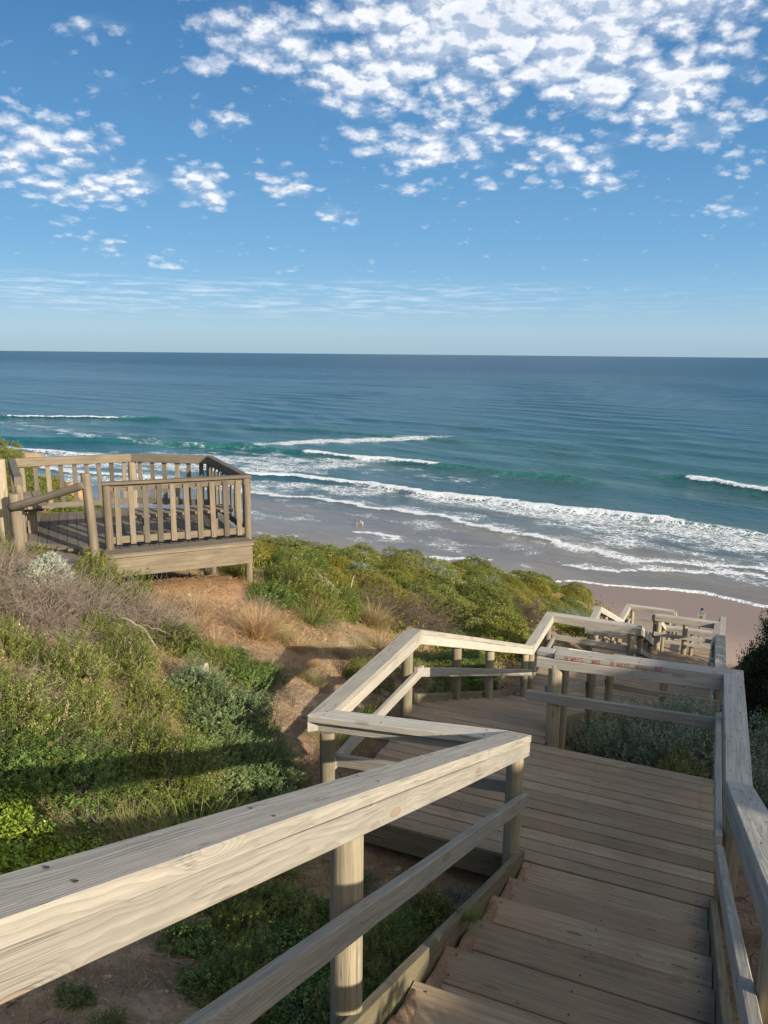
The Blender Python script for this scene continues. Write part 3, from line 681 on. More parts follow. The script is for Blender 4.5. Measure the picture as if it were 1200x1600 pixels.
# --- second flight right rail, second landing
run((7.42, -1.20, za-.10), (12.4, -1.16, -4.80), 'low sloping handrail half hidden behind the handwritten rail, right of the second flight', posts=[.04, .5, .95], side=1, cutsA=DV, cutsB=(DV+dn_), mid_drop=.45)
run((12.4, -2.54, -4.85), (14.22, -2.54, -4.85), 'short level handrail rising away at the left of the second landing', posts=[.08, .92], side=-1, cutsA=(DV+dn_), cutsB=(DV+WV))
run((14.22, -2.54, -4.85), (14.13, -.93, -4.83), 'sunlit cross handrail at the far side of the second landing', posts=[.94], side=1, cutsA=(DV+WV), cutsB=(WV+DV))
run((14.13, -.93, -4.83), (18.55, -.90, -6.62), 'handrail dropping away on the left of the third flight', posts=[.22, .52, .95], side=-1, cutsA=(WV+DV), cutsB=DV, mid_drop=.45)
run((12.4, -1.16, -4.80), (12.4, .46, -4.80), 'hidden cross handrail on the near side of the second landing', posts=[.5], side=-1, cutsA=WV, cutsB=(DV+WV), mat=M_RAIL2)
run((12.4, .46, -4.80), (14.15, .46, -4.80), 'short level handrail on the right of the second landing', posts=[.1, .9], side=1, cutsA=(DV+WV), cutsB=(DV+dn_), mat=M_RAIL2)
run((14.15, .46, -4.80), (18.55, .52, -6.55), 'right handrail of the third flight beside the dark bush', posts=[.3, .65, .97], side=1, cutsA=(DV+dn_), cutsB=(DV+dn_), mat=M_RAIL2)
# --- third landing
run((18.55, -.90, -6.55), (18.55, -2.36, -6.55), 'far cross handrail like a low bench on the near side of the third landing', posts=[.96], side=-1, cutsA=WV, cutsB=(NW+DV))
run((18.55, -2.36, -6.55), (20.3, -2.36, -6.55), 'far short handrail on the left edge of the third landing', posts=[.9], side=-1, cutsA=(NW+DV), cutsB=(DV+dn_))
run((20.3, -2.36, -6.55), (24.9, -2.18, -8.38), 'far sloping handrail on the left of the fourth flight', posts=[.3, .65, .96], side=-1, cutsA=(DV+dn_), cutsB=(DV+dn_))
run((18.55, .52, -6.55), (20.25, .58, -6.55), 'far level handrail on the right of the third landing', posts=[.1, .92], side=1, cutsA=(DV+dn_), cutsB=(DV+NW), mat=M_RAIL2)
run((20.25, .58, -6.55), (20.25, -.92, -6.55), 'far cross handrail with a sunlit cap beyond the third flight', posts=[.5, .93], side=1, cutsA=(DV+NW), cutsB=WV)
run((20.4, -.92, -6.60), (24.9, -.85, -8.38), 'far sloping handrail on the right of the fourth flight', posts=[.08, .5, .95], side=1, cutsA=DV, cutsB=(DV+dn_))
# --- fourth landing
run((24.9, -2.18, -8.38), (26.6, -2.1, -8.38), 'small distant handrail rising at the left of the lowest landing', posts=[.1, .9], side=-1, cutsA=(DV+dn_), cutsB=(DV+WV))
run((26.6, -2.1, -8.38), (26.5, -.62, -8.36), 'most distant pale cross handrail against the sand', posts=[.1, .92], side=1, cutsA=(DV+WV), cutsB=WV)
run((26.5, -.62, -8.36), (31.2, -.62, -10.3), 'most distant handrail going down to the beach on the left', posts=[.3, .9], side=-1, cutsA=DV, cutsB=DV)
run((24.9, -.85, -8.38), (24.9, .86, -8.38), 'dark distant cross handrail below the sunlit cap', posts=[.5], side=-1, cutsA=WV, cutsB=(DV+WV), mat=M_RAIL2)
run((24.9, .86, -8.38), (26.6, .90, -8.38), 'distant level handrail on the right of the lowest landing', posts=[.1, .9], side=1, cutsA=(DV+WV), cutsB=DV, mat=M_RAIL2)
run((26.6, .90, -8.38), (31.2, .90, -10.3), 'most distant handrail going down to the beach on the right', posts=[.4, .9], side=1, cutsA=DV, cutsB=DV, mat=M_RAIL2)

# nail heads sunk in the top of the nearest rails
_c = [(math.cos(k*.785), math.sin(k*.785)) for k in range(8)]
nail_me = mesh_np('nail_head', np.array([(c[0]*.0068, c[1]*.0045, -.001) for c in _c] + [(c[0]*.0068, c[1]*.0045, .0008) for c in _c] + [(c[0]*.0040, c[1]*.0026, .0014) for c in _c]),
                  [np.array([(i, (i+1) % 8, 8+(i+1) % 8, 8+i) for i in range(8)] + [(8+i, 8+(i+1) % 8, 16+(i+1) % 8, 16+i) for i in range(8)]), np.array([tuple(range(16, 24))])])
nail_me.materials.append(M_SCREW)
for hr in [o for o in scene.objects if o.name.startswith('handrail')][:8]:
    for tb in [c for c in hr.children if c.name.startswith('top_rail')][:1]:
        L = max(v.co.x for v in tb.data.vertices); q = random.Random(int(L*100)); x = .15
        while x < L-.05:
            for sy in (.045, -.045):
                o = bpy.data.objects.new('nail_head', nail_me); coll.objects.link(o); o.parent = tb; o.location = (x + q.uniform(-.03, .03), sy + q.uniform(-.012, .012), CAP/2 + .0016)
            x += q.uniform(.45, .9)
# sandy dirt washed into the left corners of the nearest steps
def dirt():
    V = []; F = []; r = np.random.default_rng(9)
    for k in range(7, 14):
        s0 = 5.2 - GO*(13-k) ; zt_ = DK['a'] + RI*(13-k)          # lip of a tread
        for j in range(3):
            cx, cw = s0 + .06 + .10*j + r.uniform(-.02, .02), -1.02 + r.uniform(0, .015)
            hh = (RI*.55)*(1-.34*j); rs, rw = .15, .07*(1-.15*j)
            i0 = len(V); nu, nv = 14, 6
            for b_ in range(nv+1):
                for a_ in range(nu):
                    rr = math.cos(b_/nv*math.pi/2); th = a_/nu*6.2832; nz = 1 + .07*math.sin(th*3+k+j)+.03*math.sin(th*7+k*2)
                    V.append(S(cx + rs*rr*nz*math.cos(th), cw + abs(rw*rr*nz*math.sin(th))*(1 if math.sin(th) > 0 else -.15), zt_ - RI + hh*math.sin(b_/nv*math.pi/2)))
            for b_ in range(nv):
                for a_ in range(nu): F.append((i0+b_*nu+a_, i0+b_*nu+(a_+1) % nu, i0+(b_+1)*nu+(a_+1) % nu, i0+(b_+1)*nu+a_))
    m_, n, bs = new_mat('loose_dirt'); p = n.add('ShaderNodeNewGeometry').outputs['Position']; b = n.noise(p, 60, 4, .7)
    n._set(bs.inputs['Base Color'], n.mix(n.mapr(b, .35, .65), (.17, .11, .07), (.31, .20, .13))); bs.inputs['Roughness'].default_value = .95; n.l.new(n.bump(b, 1, .01), bs.inputs['Normal'])
    o = finish('loose_sand', mesh_np('loose_sand', np.array(V), np.array(F), smooth=True), m_); tag(o, 'reddish sand washed into the left corners of the nearest steps', 'sand', kind='stuff')
dirt()
# ------------------------------------------------------------------ lookout platform on the left
PZ = -2.82; PT = -1.82
def P2(p, z): return C3(p[0], p[1], z)
FR_, RB, MB_, LB_, LN_, FL_ = (-2.10, 11.56), (-3.16, 13.75), (-4.62, 13.93), (-6.42, 13.12), (-5.42, 11.22), (-3.97, 10.80)
def clip_line(poly, o, d):
    """parameter range of the line o + t*d inside a convex polygon"""
    lo, hi = -1e9, 1e9; n = len(poly); cx = sum(p[0] for p in poly)/n; cy = sum(p[1] for p in poly)/n
    for i in range(n):
        a = poly[i]; b = poly[(i+1) % n]; nx, ny = b[1]-a[1], a[0]-b[0]
        if (cx-a[0])*nx + (cy-a[1])*ny < 0: nx, ny = -nx, -ny
        den = d[0]*nx + d[1]*ny; num = (a[0]-o[0])*nx + (a[1]-o[1])*ny
        if abs(den) < 1e-9:
            if num > 0: return None
        elif den > 0: lo = max(lo, num/den)
        else: hi = min(hi, num/den)
    return (lo, hi) if hi > lo + .05 else None
def platform():
    t = thing('lookout_platform', C3(-4.2, 12.3, PZ), 'railed timber lookout platform standing on the slope at the left, above the sea', 'platform')
    f = Vector((FR_[0]-FL_[0], FR_[1]-FL_[1], 0)).normalized(); e = Vector((-f.y, f.x, 0))
    fl0 = (-3.92, 10.44); fr0 = (-2.06, 11.33)
    poly = [fl0, fr0, FR_, RB, MB_, LB_, LN_, (-4.35, 10.95)]
    # deck boards run away from the front edge
    k = -1.2
    while k < 4.6:
        o = (FL_[0] - f.x*2 + f.x*k, FL_[1] - f.y*2 + f.y*k); c = clip_line([fl0, FR_, RB, MB_, LB_, LN_, fl0], o, (e.x, e.y)) if False else clip_line([(-4.0, 10.62), (-1.95, 11.5), RB, MB_, LB_, LN_], o, (e.x, e.y))
        if c:
            a = Vector((o[0]+e.x*c[0], o[1]+e.y*c[0], 0)); b = Vector((o[0]+e.x*c[1], o[1]+e.y*c[1], 0))
            a.z = b.z = PZ - .0175 + CAM_H
            board('deck_board', a, b, .136, .035, M_LOOKG, t)
        k += .142
    # front ledge and fascia
    A = Vector((fl0[0], fl0[1], 0)); B = Vector((fr0[0], fr0[1], 0)); g = (B-A).normalized(); gn = Vector((g.y, -g.x, 0))
    board('ledge_board', C3(*fl0, PZ+.018) - gn*.07, C3(*fr0, PZ+.018) - gn*.07 + g*.05, .30, .034, M_LOOKG, t)
    board('ledge_board', C3(*fl0, PZ+.0) + gn*.09, C3(*fr0, PZ+.0) + gn*.09 + g*.06, .06, .04, M_LOOK, t)
    board('fascia', C3(*fl0, PZ-.165) + gn*.075, C3(*fr0, PZ-.165) + gn*.075 + g*.04, .045, .27, M_LOOK, t)
    board('fascia', C3(*fr0, PZ-.165) + g*.02, P2(RB, PZ-.165), .045, .25, M_LOOKG, t)
    board('fascia', P2(RB, PZ-.165), P2(MB_, PZ-.165), .045, .25, M_LOOKG, t); board('fascia', P2(MB_, PZ-.165), P2(LB_, PZ-.165), .045, .25, M_LOOKG, t)
    board('fascia', C3(*fl0, PZ-.165) + gn*.05, C3(-4.30, 10.98, PZ-.165), .045, .25, M_LOOK, t)
    for q in (.3, .7): board('joist', C3(-4.0+2*q, 10.8+.9*q, PZ-.14), C3(-5.6+2.2*q, 13.2+.4*q, PZ-.14), .07, .2, M_LOOKG, t)
    def post(p, top, base=None, r=.058, m=M_LOOK):
        b = base if base is not None else gz(*p) - .3
        pole('post', P2(p, b), P2(p, top), r, m, t)
    post(FR_, PT-.035); post(RB, PT-.15, m=M_LOOKG); post(MB_, PT-.15, r=.075); post(LB_, PT-.15); post(LN_, PT-.12, r=.055); post(FL_, PT-.04)
    post((-3.0, 12.6), PZ-.2, r=.06)
    def side(p, q, n, m, cap, nm='baluster', out=1, off=.05, skip=0, bev=True):
        a = Vector((*p, 0)); b = Vector((*q, 0)); d = (b-a).normalized(); nn = Vector((d.y, -d.x, 0))*out
        def at(x, z, o_=0): return Vector((a.x+d.x*x+nn.x*o_, a.y+d.y*x+nn.y*o_, z+CAM_H))
        L = (b-a).length
        if cap == 'flat':
            board('top_rail', at(-.06, PT-.02, off*.3), at(L+.06, PT-.02, off*.3), .145, .038, m, t)
            board('upper_rail', at(.05, PT-.10, 0), at(L-.05, PT-.10, 0), .04, .085, M_LOOK, t)
        else:
            board('top_rail', at(-.05, PT-.075), at(L+.05, PT-.075), .115, .148, m, t, ch=.008)
        board('bottom_rail', at(.05, PZ+.14, 0), at(L-.05, PZ+.14, 0), .04, .10, M_LOOK if cap == 'flat' else M_LOOKG, t)
        for i in range(n):
            x = L*(i+.7)/(n+.4); q_ = random.Random(i*3+int(L*100)); w = q_.uniform(-.006, .006)
            z1 = PT-.075 if cap == 'flat' else PT-.15
            board(nm, at(x+w, PZ+.075, off), at(x-w+q_.uniform(-.008, .008), z1, off), .078, .024, M_LOOK if q_.random() < .6 else M_LOOKG, t, upv=nn)
    side(FL_, FR_, 10, M_LOOK, 'flat', out=1, off=.034)
    side(FR_, RB, 9, M_LOOKG, 'beam', out=-1, off=.0)
    side(RB, MB_, 6, M_LOOKG, 'beam', out=-1, off=.0)
    side(MB_, LB_, 9, M_LOOK, 'beam', out=-1, off=.0)
    side(LB_, LN_, 4, M_LOOKG, 'beam', out=-1, off=.0)
    # lower step boards of the entrance
    en = Vector((LN_[0]-(-4.2), LN_[1]-10.85, 0)); el = en.length; en.normalize(); eo = Vector((en.y, -en.x, 0)); eo = eo if eo.y < 0 else -eo
    for i in range(4):
        o = Vector((-4.2, 10.85, 0)) + eo*(.10+.142*i); zz = PZ - .09
        board('entrance_board', Vector((o.x, o.y, zz+CAM_H)) - en*.12, Vector((o.x, o.y, zz+CAM_H)) + en*(el+.1), .136, .035, M_LOOKG, t)
    board('entrance_edge', C3(-4.2, 10.85, PZ-.02) - en*.1, C3(-4.2, 10.85, PZ-.02) + en*(el), .09, .05, M_LOOK, t)
    return t
platform()
def bench(name, a, b, label, backs=None):
    t = thing(name, C3((a[0]+b[0])/2, (a[1]+b[1])/2, PZ), label, 'bench')
    A = C3(*a, PZ+.43); B = C3(*b, PZ+.43); d = (B-A).normalized(); n = Vector((-d.y, d.x, 0))
    for i in range(3): board('seat_board', A + n*(.0+.155*i), B + n*(.0+.155*i), .145, .04, M_LOOK, t)
    for f in (.15, .82):
        p = A.lerp(B, f)
        board('leg', p + n*.16 - Vector((0, 0, .02)), p + n*.16 - Vector((0, 0, .43)), .14, .10, M_LOOK, t, upv=tuple(d))
        board('seat_support', p - n*.05 - Vector((0, 0, .07)), p + n*.36 - Vector((0, 0, .07)), .05, .09, M_LOOK, t)
    return t
bench('bench', (-3.75, 11.12), (-2.35, 11.72), 'slatted bench inside the platform along its front balusters')
bench('bench', (-5.32, 11.75), (-6.02, 13.05), 'short slatted bench at the far left corner of the platform behind the log')
# entry posts and log
t = thing('log_barrier', C3(-4.1, 10.55, -3.4), 'weathered log sloping between two round posts in front of the platform entrance', 'barrier')
pole('post', C3(-4.06, 10.52, -3.6), C3(-4.16, 10.55, -1.66), .066, M_LOOK, t, bend=.01)
pole('post', C3(-5.30, 10.86, -3.3), C3(-5.34, 10.88, -2.02), .082, M_LOOK, t, bend=.008)
pole('log', C3(-5.36, 10.80, -2.20), C3(-4.16, 10.50, -1.82), .062, M_LOOKG, t, taper=.1, bend=.012)
t = thing('fence_post', C3(-5.62, 11.1, -3.0), 'thick greenish round post cut by the left edge of the picture', 'post')
pole('shaft', C3(-5.62, 11.1, -3.4), C3(-5.62, 11.1, -1.55), .085, M_POST, t)
# ------------------------------------------------------------------ plants
def unit(v): return v/np.maximum(np.linalg.norm(v, axis=-1, keepdims=True), 1e-9)
def lumps(r, d, n=9, amp=.28):
    """uneven radius over direction d"""
    c = unit(r.normal(size=(n, 3)) + np.array([0, 0, .4])); w = r.uniform(.4, 1, n)
    k = np.exp(-(1 - d @ c.T)*11)*w
    return .74 + amp*1.5*k.max(1)
def leaf_quads(base, dirv, side, L, W, fold=0.0, blunt=.5):
    """rhomb leaves: base points, unit directions, unit sides"""
    mid = base + dirv*(L*blunt)[:, None]
    V = np.stack([base, mid + side*(W/2)[:, None], base + dirv*L[:, None], mid - side*(W/2)[:, None]], 1)
    return V.reshape(-1, 3)
def sprig_shrub(r, h, w, N, M, slen, leafL, leafW, upness=.5, splay=.8, shell=(.62, 1.0), lump=.28, stiff=.0, base_fill=.0, blunt=.5, deadf=.04, nl=9):
    d = unit(r.normal(size=(N, 3))*np.array([1, 1, .8])); d[:, 2] = np.abs(d[:, 2])*1.0
    rad = lumps(r, d, n=nl, amp=lump)
    sh = r.uniform(shell[0]**2, 1, N)**.5
    A = d*(rad*sh)[:, None]*np.array([w/2, w/2, h])
    out = unit(d*np.array([1, 1, .6])); upv = np.array([0, 0, 1.])
    sd = unit(out*(1-upness) + upv*upness + r.normal(size=(N, 3))*.28)
    sl = slen*r.uniform(.55, 1.25, N)
    st = A - sd*(sl*.65)[:, None]
    t = np.linspace(.12, 1, M)[None, :] + r.uniform(-.02, .02, (N, M))
    bend = r.normal(size=(N, 3))*.25
    P = st[:, None] + sd[:, None]*(sl[:, None]*t)[..., None] + (bend[:, None]*(sl[:, None]*t*t)[..., None])*.5
    tang = unit(sd[:, None] + bend[:, None]*t[..., None])
    ang = np.arange(M)[None, :]*2.39996 + r.uniform(0, 6.28, (N, 1))
    a1 = unit(np.cross(tang, np.array([.3, .9, .2]))); a2 = np.cross(tang, a1)
    rd = a1*np.cos(ang)[..., None] + a2*np.sin(ang)[..., None]
    ld = unit(tang*(1-splay) + rd*splay + r.normal(size=(N, M, 3))*.12)
    sdv = unit(np.cross(ld, tang + r.normal(size=(N, M, 3))*.4))
    sc = (1 - .45*t)*r.uniform(.7, 1.15, (N, M))
    V = leaf_quads(P.reshape(-1, 3), ld.reshape(-1, 3), sdv.reshape(-1, 3), (leafL*sc).ravel(), (leafW*sc).ravel(), blunt=blunt)
    F = np.arange(len(V)).reshape(-1, 4)
    tn = np.clip(r.normal(.42, .19, N)[:, None] + 0.42*(t-.5) + r.normal(0, .07, (N, M)), 0, .93)  # gap shade tinted into the sprig bases; younger tips lighter
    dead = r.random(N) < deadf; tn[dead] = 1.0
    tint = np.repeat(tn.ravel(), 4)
    return V, F, tint, st, sd, sl
def stems_mesh(r, anchors, sd, sl, n, thick=.006, root=(0, 0, -.05), sides=3, col='shrub_stem'):
    """bent tapering stems from the root to some sprigs, with the sprig axis itself"""
    n = min(n, len(anchors)); idx = r.choice(len(anchors), n, replace=False)
    A = anchors[idx]; B = A + sd[idx]*(sl[idx]*.9)[:, None]
    R0 = np.array(root)[None] + r.normal(size=(n, 3))*np.array([.06, .06, 0])*np.linalg.norm(A, axis=1, keepdims=True)
    midp = R0*.45 + A*.55 + np.array([0, 0, -.06])*np.linalg.norm(A, axis=1, keepdims=True) + r.normal(size=(n, 3))*.03
    pts = np.stack([R0, midp, A, B], 1); th = thick*np.array([1.3, .8, .45, .15])
    return tubes(pts, np.repeat(th[None], n, 0), sides)
def tubes(pts, th, sides=3):
    """pts (n,k,3) polylines, th (n,k) radii"""
    n, k, _ = pts.shape
    tg = np.gradient(pts, axis=1); tg = unit(tg)
    a1 = unit(np.cross(tg, np.array([.21, .37, .9]))); a2 = np.cross(tg, a1)
    an = np.arange(sides)*2*np.pi/sides
    V = pts[:, :, None] + th[:, :, None, None]*(a1[:, :, None]*np.cos(an)[None, None, :, None] + a2[:, :, None]*np.sin(an)[None, None, :, None])
    i = np.arange(n)[:, None, None]*(k*sides) + np.arange(k-1)[None, :, None]*sides; j = np.arange(sides)[None, None, :]; j2 = (j+1) % sides
    F = np.stack([i+j, i+j2, i+sides+j2, i+sides+j], -1).reshape(-1, 4)
    return V.reshape(-1, 3), F
class Kind: pass
KINDS = {}
def make_kind(key, seed, mat, nstem=90, thick=.006, stemmat=None, **kw):
    r = np.random.default_rng(seed); k = Kind()
    V, F, t, st, sd, sl = sprig_shrub(r, **kw)
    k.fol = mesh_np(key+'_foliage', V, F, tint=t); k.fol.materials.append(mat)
    k.stem = None
    if nstem:
        V, F = stems_mesh(r, st, sd, sl, nstem, thick); k.stem = mesh_np(key+'_stems', V, F, smooth=True); k.stem.materials.append(stemmat or M_STEM)
    k.h = kw['h']; k.w = kw['w']; KINDS[key] = k; return k
def plant(key, name, x, y, label, group=None, scale=1.0, rz=None, sz=1.0, sink=.06, parts=True, cat='shrub', z=None, tilt=None):
    k = KINDS[key]; q = random.Random(int(x*997+y*131)); rz = q.uniform(0, 6.28) if rz is None else rz
    g_ = gz(x, y) if z is None else z
    loc = C3(x, y, g_ - sink)
    e = .6; sx = (gz(x+e, y)-gz(x-e, y))/(2*e); sy = (gz(x, y+e)-gz(x, y-e))/(2*e)
    nrm = Vector((-sx*.6, -sy*.6, 1)).normalized()
    rot = (nrm.to_track_quat('Z', 'Y').to_matrix().to_4x4() @ Matrix.Rotation(rz, 4, 'Z')).to_euler()
    if parts and k.stem:
        o = bpy.data.objects.new(name, None); coll.objects.link(o); tag(o, label, cat, group); o.location = loc; o.rotation_euler = rot; o.scale = (scale, scale, scale*sz)
        a = bpy.data.objects.new('foliage', k.fol); coll.objects.link(a); a.parent = o
        b = bpy.data.objects.new('stems', k.stem); coll.objects.link(b); b.parent = o
    else:
        o = bpy.data.objects.new(name, k.fol); coll.objects.link(o); tag(o, label, cat, group); o.location = loc; o.rotation_euler = rot; o.scale = (scale, scale, scale*sz)
    return o
# near kinds
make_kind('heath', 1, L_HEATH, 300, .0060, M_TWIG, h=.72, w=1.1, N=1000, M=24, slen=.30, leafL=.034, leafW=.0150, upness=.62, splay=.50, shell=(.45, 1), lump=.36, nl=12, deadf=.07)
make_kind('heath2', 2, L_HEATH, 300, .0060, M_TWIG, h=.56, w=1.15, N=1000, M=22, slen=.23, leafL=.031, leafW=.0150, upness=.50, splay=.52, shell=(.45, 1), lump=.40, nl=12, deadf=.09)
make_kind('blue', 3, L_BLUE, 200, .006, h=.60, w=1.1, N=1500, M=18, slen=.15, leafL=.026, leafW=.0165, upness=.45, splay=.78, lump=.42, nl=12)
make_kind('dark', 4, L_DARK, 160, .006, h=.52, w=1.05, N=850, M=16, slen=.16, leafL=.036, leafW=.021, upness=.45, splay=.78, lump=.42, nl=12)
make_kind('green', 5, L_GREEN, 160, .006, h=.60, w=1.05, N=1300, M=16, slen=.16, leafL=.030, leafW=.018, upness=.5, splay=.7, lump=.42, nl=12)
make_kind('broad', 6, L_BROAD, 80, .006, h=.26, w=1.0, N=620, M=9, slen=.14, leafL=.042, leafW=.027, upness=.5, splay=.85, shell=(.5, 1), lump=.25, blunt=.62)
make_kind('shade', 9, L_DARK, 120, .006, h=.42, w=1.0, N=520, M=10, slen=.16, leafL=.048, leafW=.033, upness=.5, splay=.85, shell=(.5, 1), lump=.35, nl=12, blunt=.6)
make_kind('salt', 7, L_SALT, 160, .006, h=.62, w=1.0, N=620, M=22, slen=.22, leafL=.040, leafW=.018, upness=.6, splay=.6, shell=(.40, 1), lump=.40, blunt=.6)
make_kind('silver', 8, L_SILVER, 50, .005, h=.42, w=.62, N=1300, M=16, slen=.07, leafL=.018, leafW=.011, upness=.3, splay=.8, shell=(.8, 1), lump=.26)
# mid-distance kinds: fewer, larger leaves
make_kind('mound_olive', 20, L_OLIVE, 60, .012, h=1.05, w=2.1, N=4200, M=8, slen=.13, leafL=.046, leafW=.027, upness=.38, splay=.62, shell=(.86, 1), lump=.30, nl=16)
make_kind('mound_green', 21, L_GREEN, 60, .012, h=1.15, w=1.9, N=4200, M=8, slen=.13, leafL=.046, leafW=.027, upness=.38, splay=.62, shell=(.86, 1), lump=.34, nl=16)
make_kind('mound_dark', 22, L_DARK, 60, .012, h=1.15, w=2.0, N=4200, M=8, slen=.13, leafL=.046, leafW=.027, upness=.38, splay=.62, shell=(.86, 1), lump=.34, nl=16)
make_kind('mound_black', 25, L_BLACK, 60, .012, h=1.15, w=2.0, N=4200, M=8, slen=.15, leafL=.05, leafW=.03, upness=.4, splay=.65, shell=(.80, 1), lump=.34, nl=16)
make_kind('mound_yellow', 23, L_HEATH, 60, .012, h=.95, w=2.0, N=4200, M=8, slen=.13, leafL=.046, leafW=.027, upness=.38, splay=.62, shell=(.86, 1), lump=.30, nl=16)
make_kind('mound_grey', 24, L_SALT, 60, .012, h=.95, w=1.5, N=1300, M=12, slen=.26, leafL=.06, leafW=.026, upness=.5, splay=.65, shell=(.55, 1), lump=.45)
# twiggy, leafless bush
def twig_mesh(r, n, h, w, th, kids=5):
    d = unit(r.normal(size=(n, 3))*np.array([1, 1, .55])); d[:, 2] = np.abs(d[:, 2])
    L = r.uniform(.55, 1.05, n)
    end = d*L[:, None]*np.array([w/2, w/2, h]); k = 6
    t = np.linspace(0, 1, k)
    P = end[:, None]*t[None, :, None]; wob = np.cumsum(r.normal(size=(n, k, 3))*.035*max(h, w), 1); P = P + wob*t[None, :, None]
    T = th*(1 - .75*t)[None]*r.uniform(.6, 1.2, (n, 1))
    V1, F1 = tubes(P, T, 4)
    src = np.repeat(np.arange(n), kids); j = r.integers(2, k, len(src)); s = P[src, j]
    e = unit(unit(end)[src] + r.normal(size=(len(src), 3))*.75)*r.uniform(.08, .28, (len(src), 1))*max(h, w)
    Q = s[:, None] + e[:, None]*np.linspace(0, 1, 4)[None, :, None] + np.cumsum(r.normal(size=(len(src), 4, 3))*.012*max(h, w), 1)
    V2, F2 = tubes(Q, th*.4*np.linspace(1, .4, 4)[None]*np.ones((len(src), 1)), 3)
    src2 = np.repeat(np.arange(len(src)), 3); s3 = Q[src2, r.integers(1, 4, len(src2))]
    e3 = unit(unit(e)[src2] + r.normal(size=(len(src2), 3))*.8)*r.uniform(.03, .12, (len(src2), 1))*max(h, w)
    Q3 = s3[:, None] + e3[:, None]*np.linspace(0, 1, 3)[None, :, None]
    V3, F3 = tubes(Q3, th*.22*np.linspace(1, .5, 3)[None]*np.ones((len(src2), 1)), 3)
    return np.concatenate([V1, V2, V3]), np.concatenate([F1, F2+len(V1), F3+len(V1)+len(V2)])
def twig_kind(key, seed, n, h, w, th, kids=5, mat=None):
    r = np.random.default_rng(seed); k = Kind(); V, F = twig_mesh(r, n, h, w, th, kids)
    k.fol = mesh_np(key, V, F, smooth=True); k.fol.materials.append(mat or M_TWIG); k.stem = None; k.h = h; k.w = w; KINDS[key] = k
twig_kind('twigs', 31, 130, .50, 1.3, .009, 8)
twig_kind('twigs_low', 32, 80, .26, 1.1, .006, 6)
M_TWIGD = flat_mat('brown_twig', (.15, .11, .08), .9)
twig_kind('twigs_far', 33, 160, .95, 1.7, .013, 7, M_TWIGD)
# grass tussocks
def tussock(r, n, h, w, bw, droop=.8, straight=.0, spread=.8):
    k = 5; a = r.uniform(0, 6.28, n); lean = np.abs(r.normal(0, spread*.5, n)) + .05
    L = h*r.uniform(.6, 1.25, n); t = np.linspace(0, 1, k)
    hd = np.stack([np.cos(a), np.sin(a), np.zeros(n)], 1)
    base = hd*(r.uniform(0, w*.22, n))[:, None] + r.normal(size=(n, 3))*np.array([.02, .02, 0])
    th = lean[:, None] + droop*t[None]**1.5*r.uniform(.5, 1.3, (n, 1))
    ds = L[:, None]/(k-1); hx = np.cumsum(np.sin(th)*ds, 1) - np.sin(th[:, :1])*ds; hz = np.cumsum(np.cos(th)*ds, 1) - np.cos(th[:, :1])*ds
    P = base[:, None] + hd[:, None]*hx[..., None] + np.array([0, 0, 1.])*hz[..., None] + np.cumsum(r.normal(size=(n, k, 3))*.008, 1)
    sd = np.stack([-np.sin(a), np.cos(a), np.zeros(n)], 1) + r.normal(size=(n, 3))*.5; sd = unit(sd)
    W = bw*(1 - .85*t**1.5)[None]*r.uniform(.6, 1.2, (n, 1))
    V = np.stack([P - sd[:, None]*(W/2)[..., None], P + sd[:, None]*(W/2)[..., None]], 2).reshape(-1, 3)
    i = np.arange(n)[:, None]*(2*k) + np.arange(k-1)[None]*2
    F = np.stack([i, i+1, i+3, i+2], -1).reshape(-1, 4)
    tn = np.clip(r.normal(.5, .2, n)[:, None] + .2*(t[None]-.3), 0, 1); tint = np.repeat(tn.ravel(), 2)
    return V, F, tint
def tuss_kind(key, seed, mat, **kw):
    r = np.random.default_rng(seed); k = Kind(); V, F, t = tussock(r, **kw)
    k.fol = mesh_np(key, V, F, tint=t); k.fol.materials.append(mat); k.stem = None; k.h = kw['h']; KINDS[key] = k
tuss_kind('tuss_dry', 41, L_STRAW, n=900, h=.52, w=.4, bw=.0055, droop=.7, spread=.9)
tuss_kind('tuss_dry2', 42, L_STRAW, n=600, h=.42, w=.6, bw=.0055, droop=.9, spread=1.1)
tuss_kind('tuss_green', 43, L_GRASS, n=380, h=.55, w=.5, bw=.008, droop=1.0, spread=.9)
tuss_kind('tuss_strap', 44, L_GRASS, n=260, h=.72, w=.5, bw=.011, droop=1.2, spread=.9)
tuss_kind('tuss_green_near', 45, L_GRASS, n=420, h=.40, w=.7, bw=.0045, droop=1.0, spread=1.2)

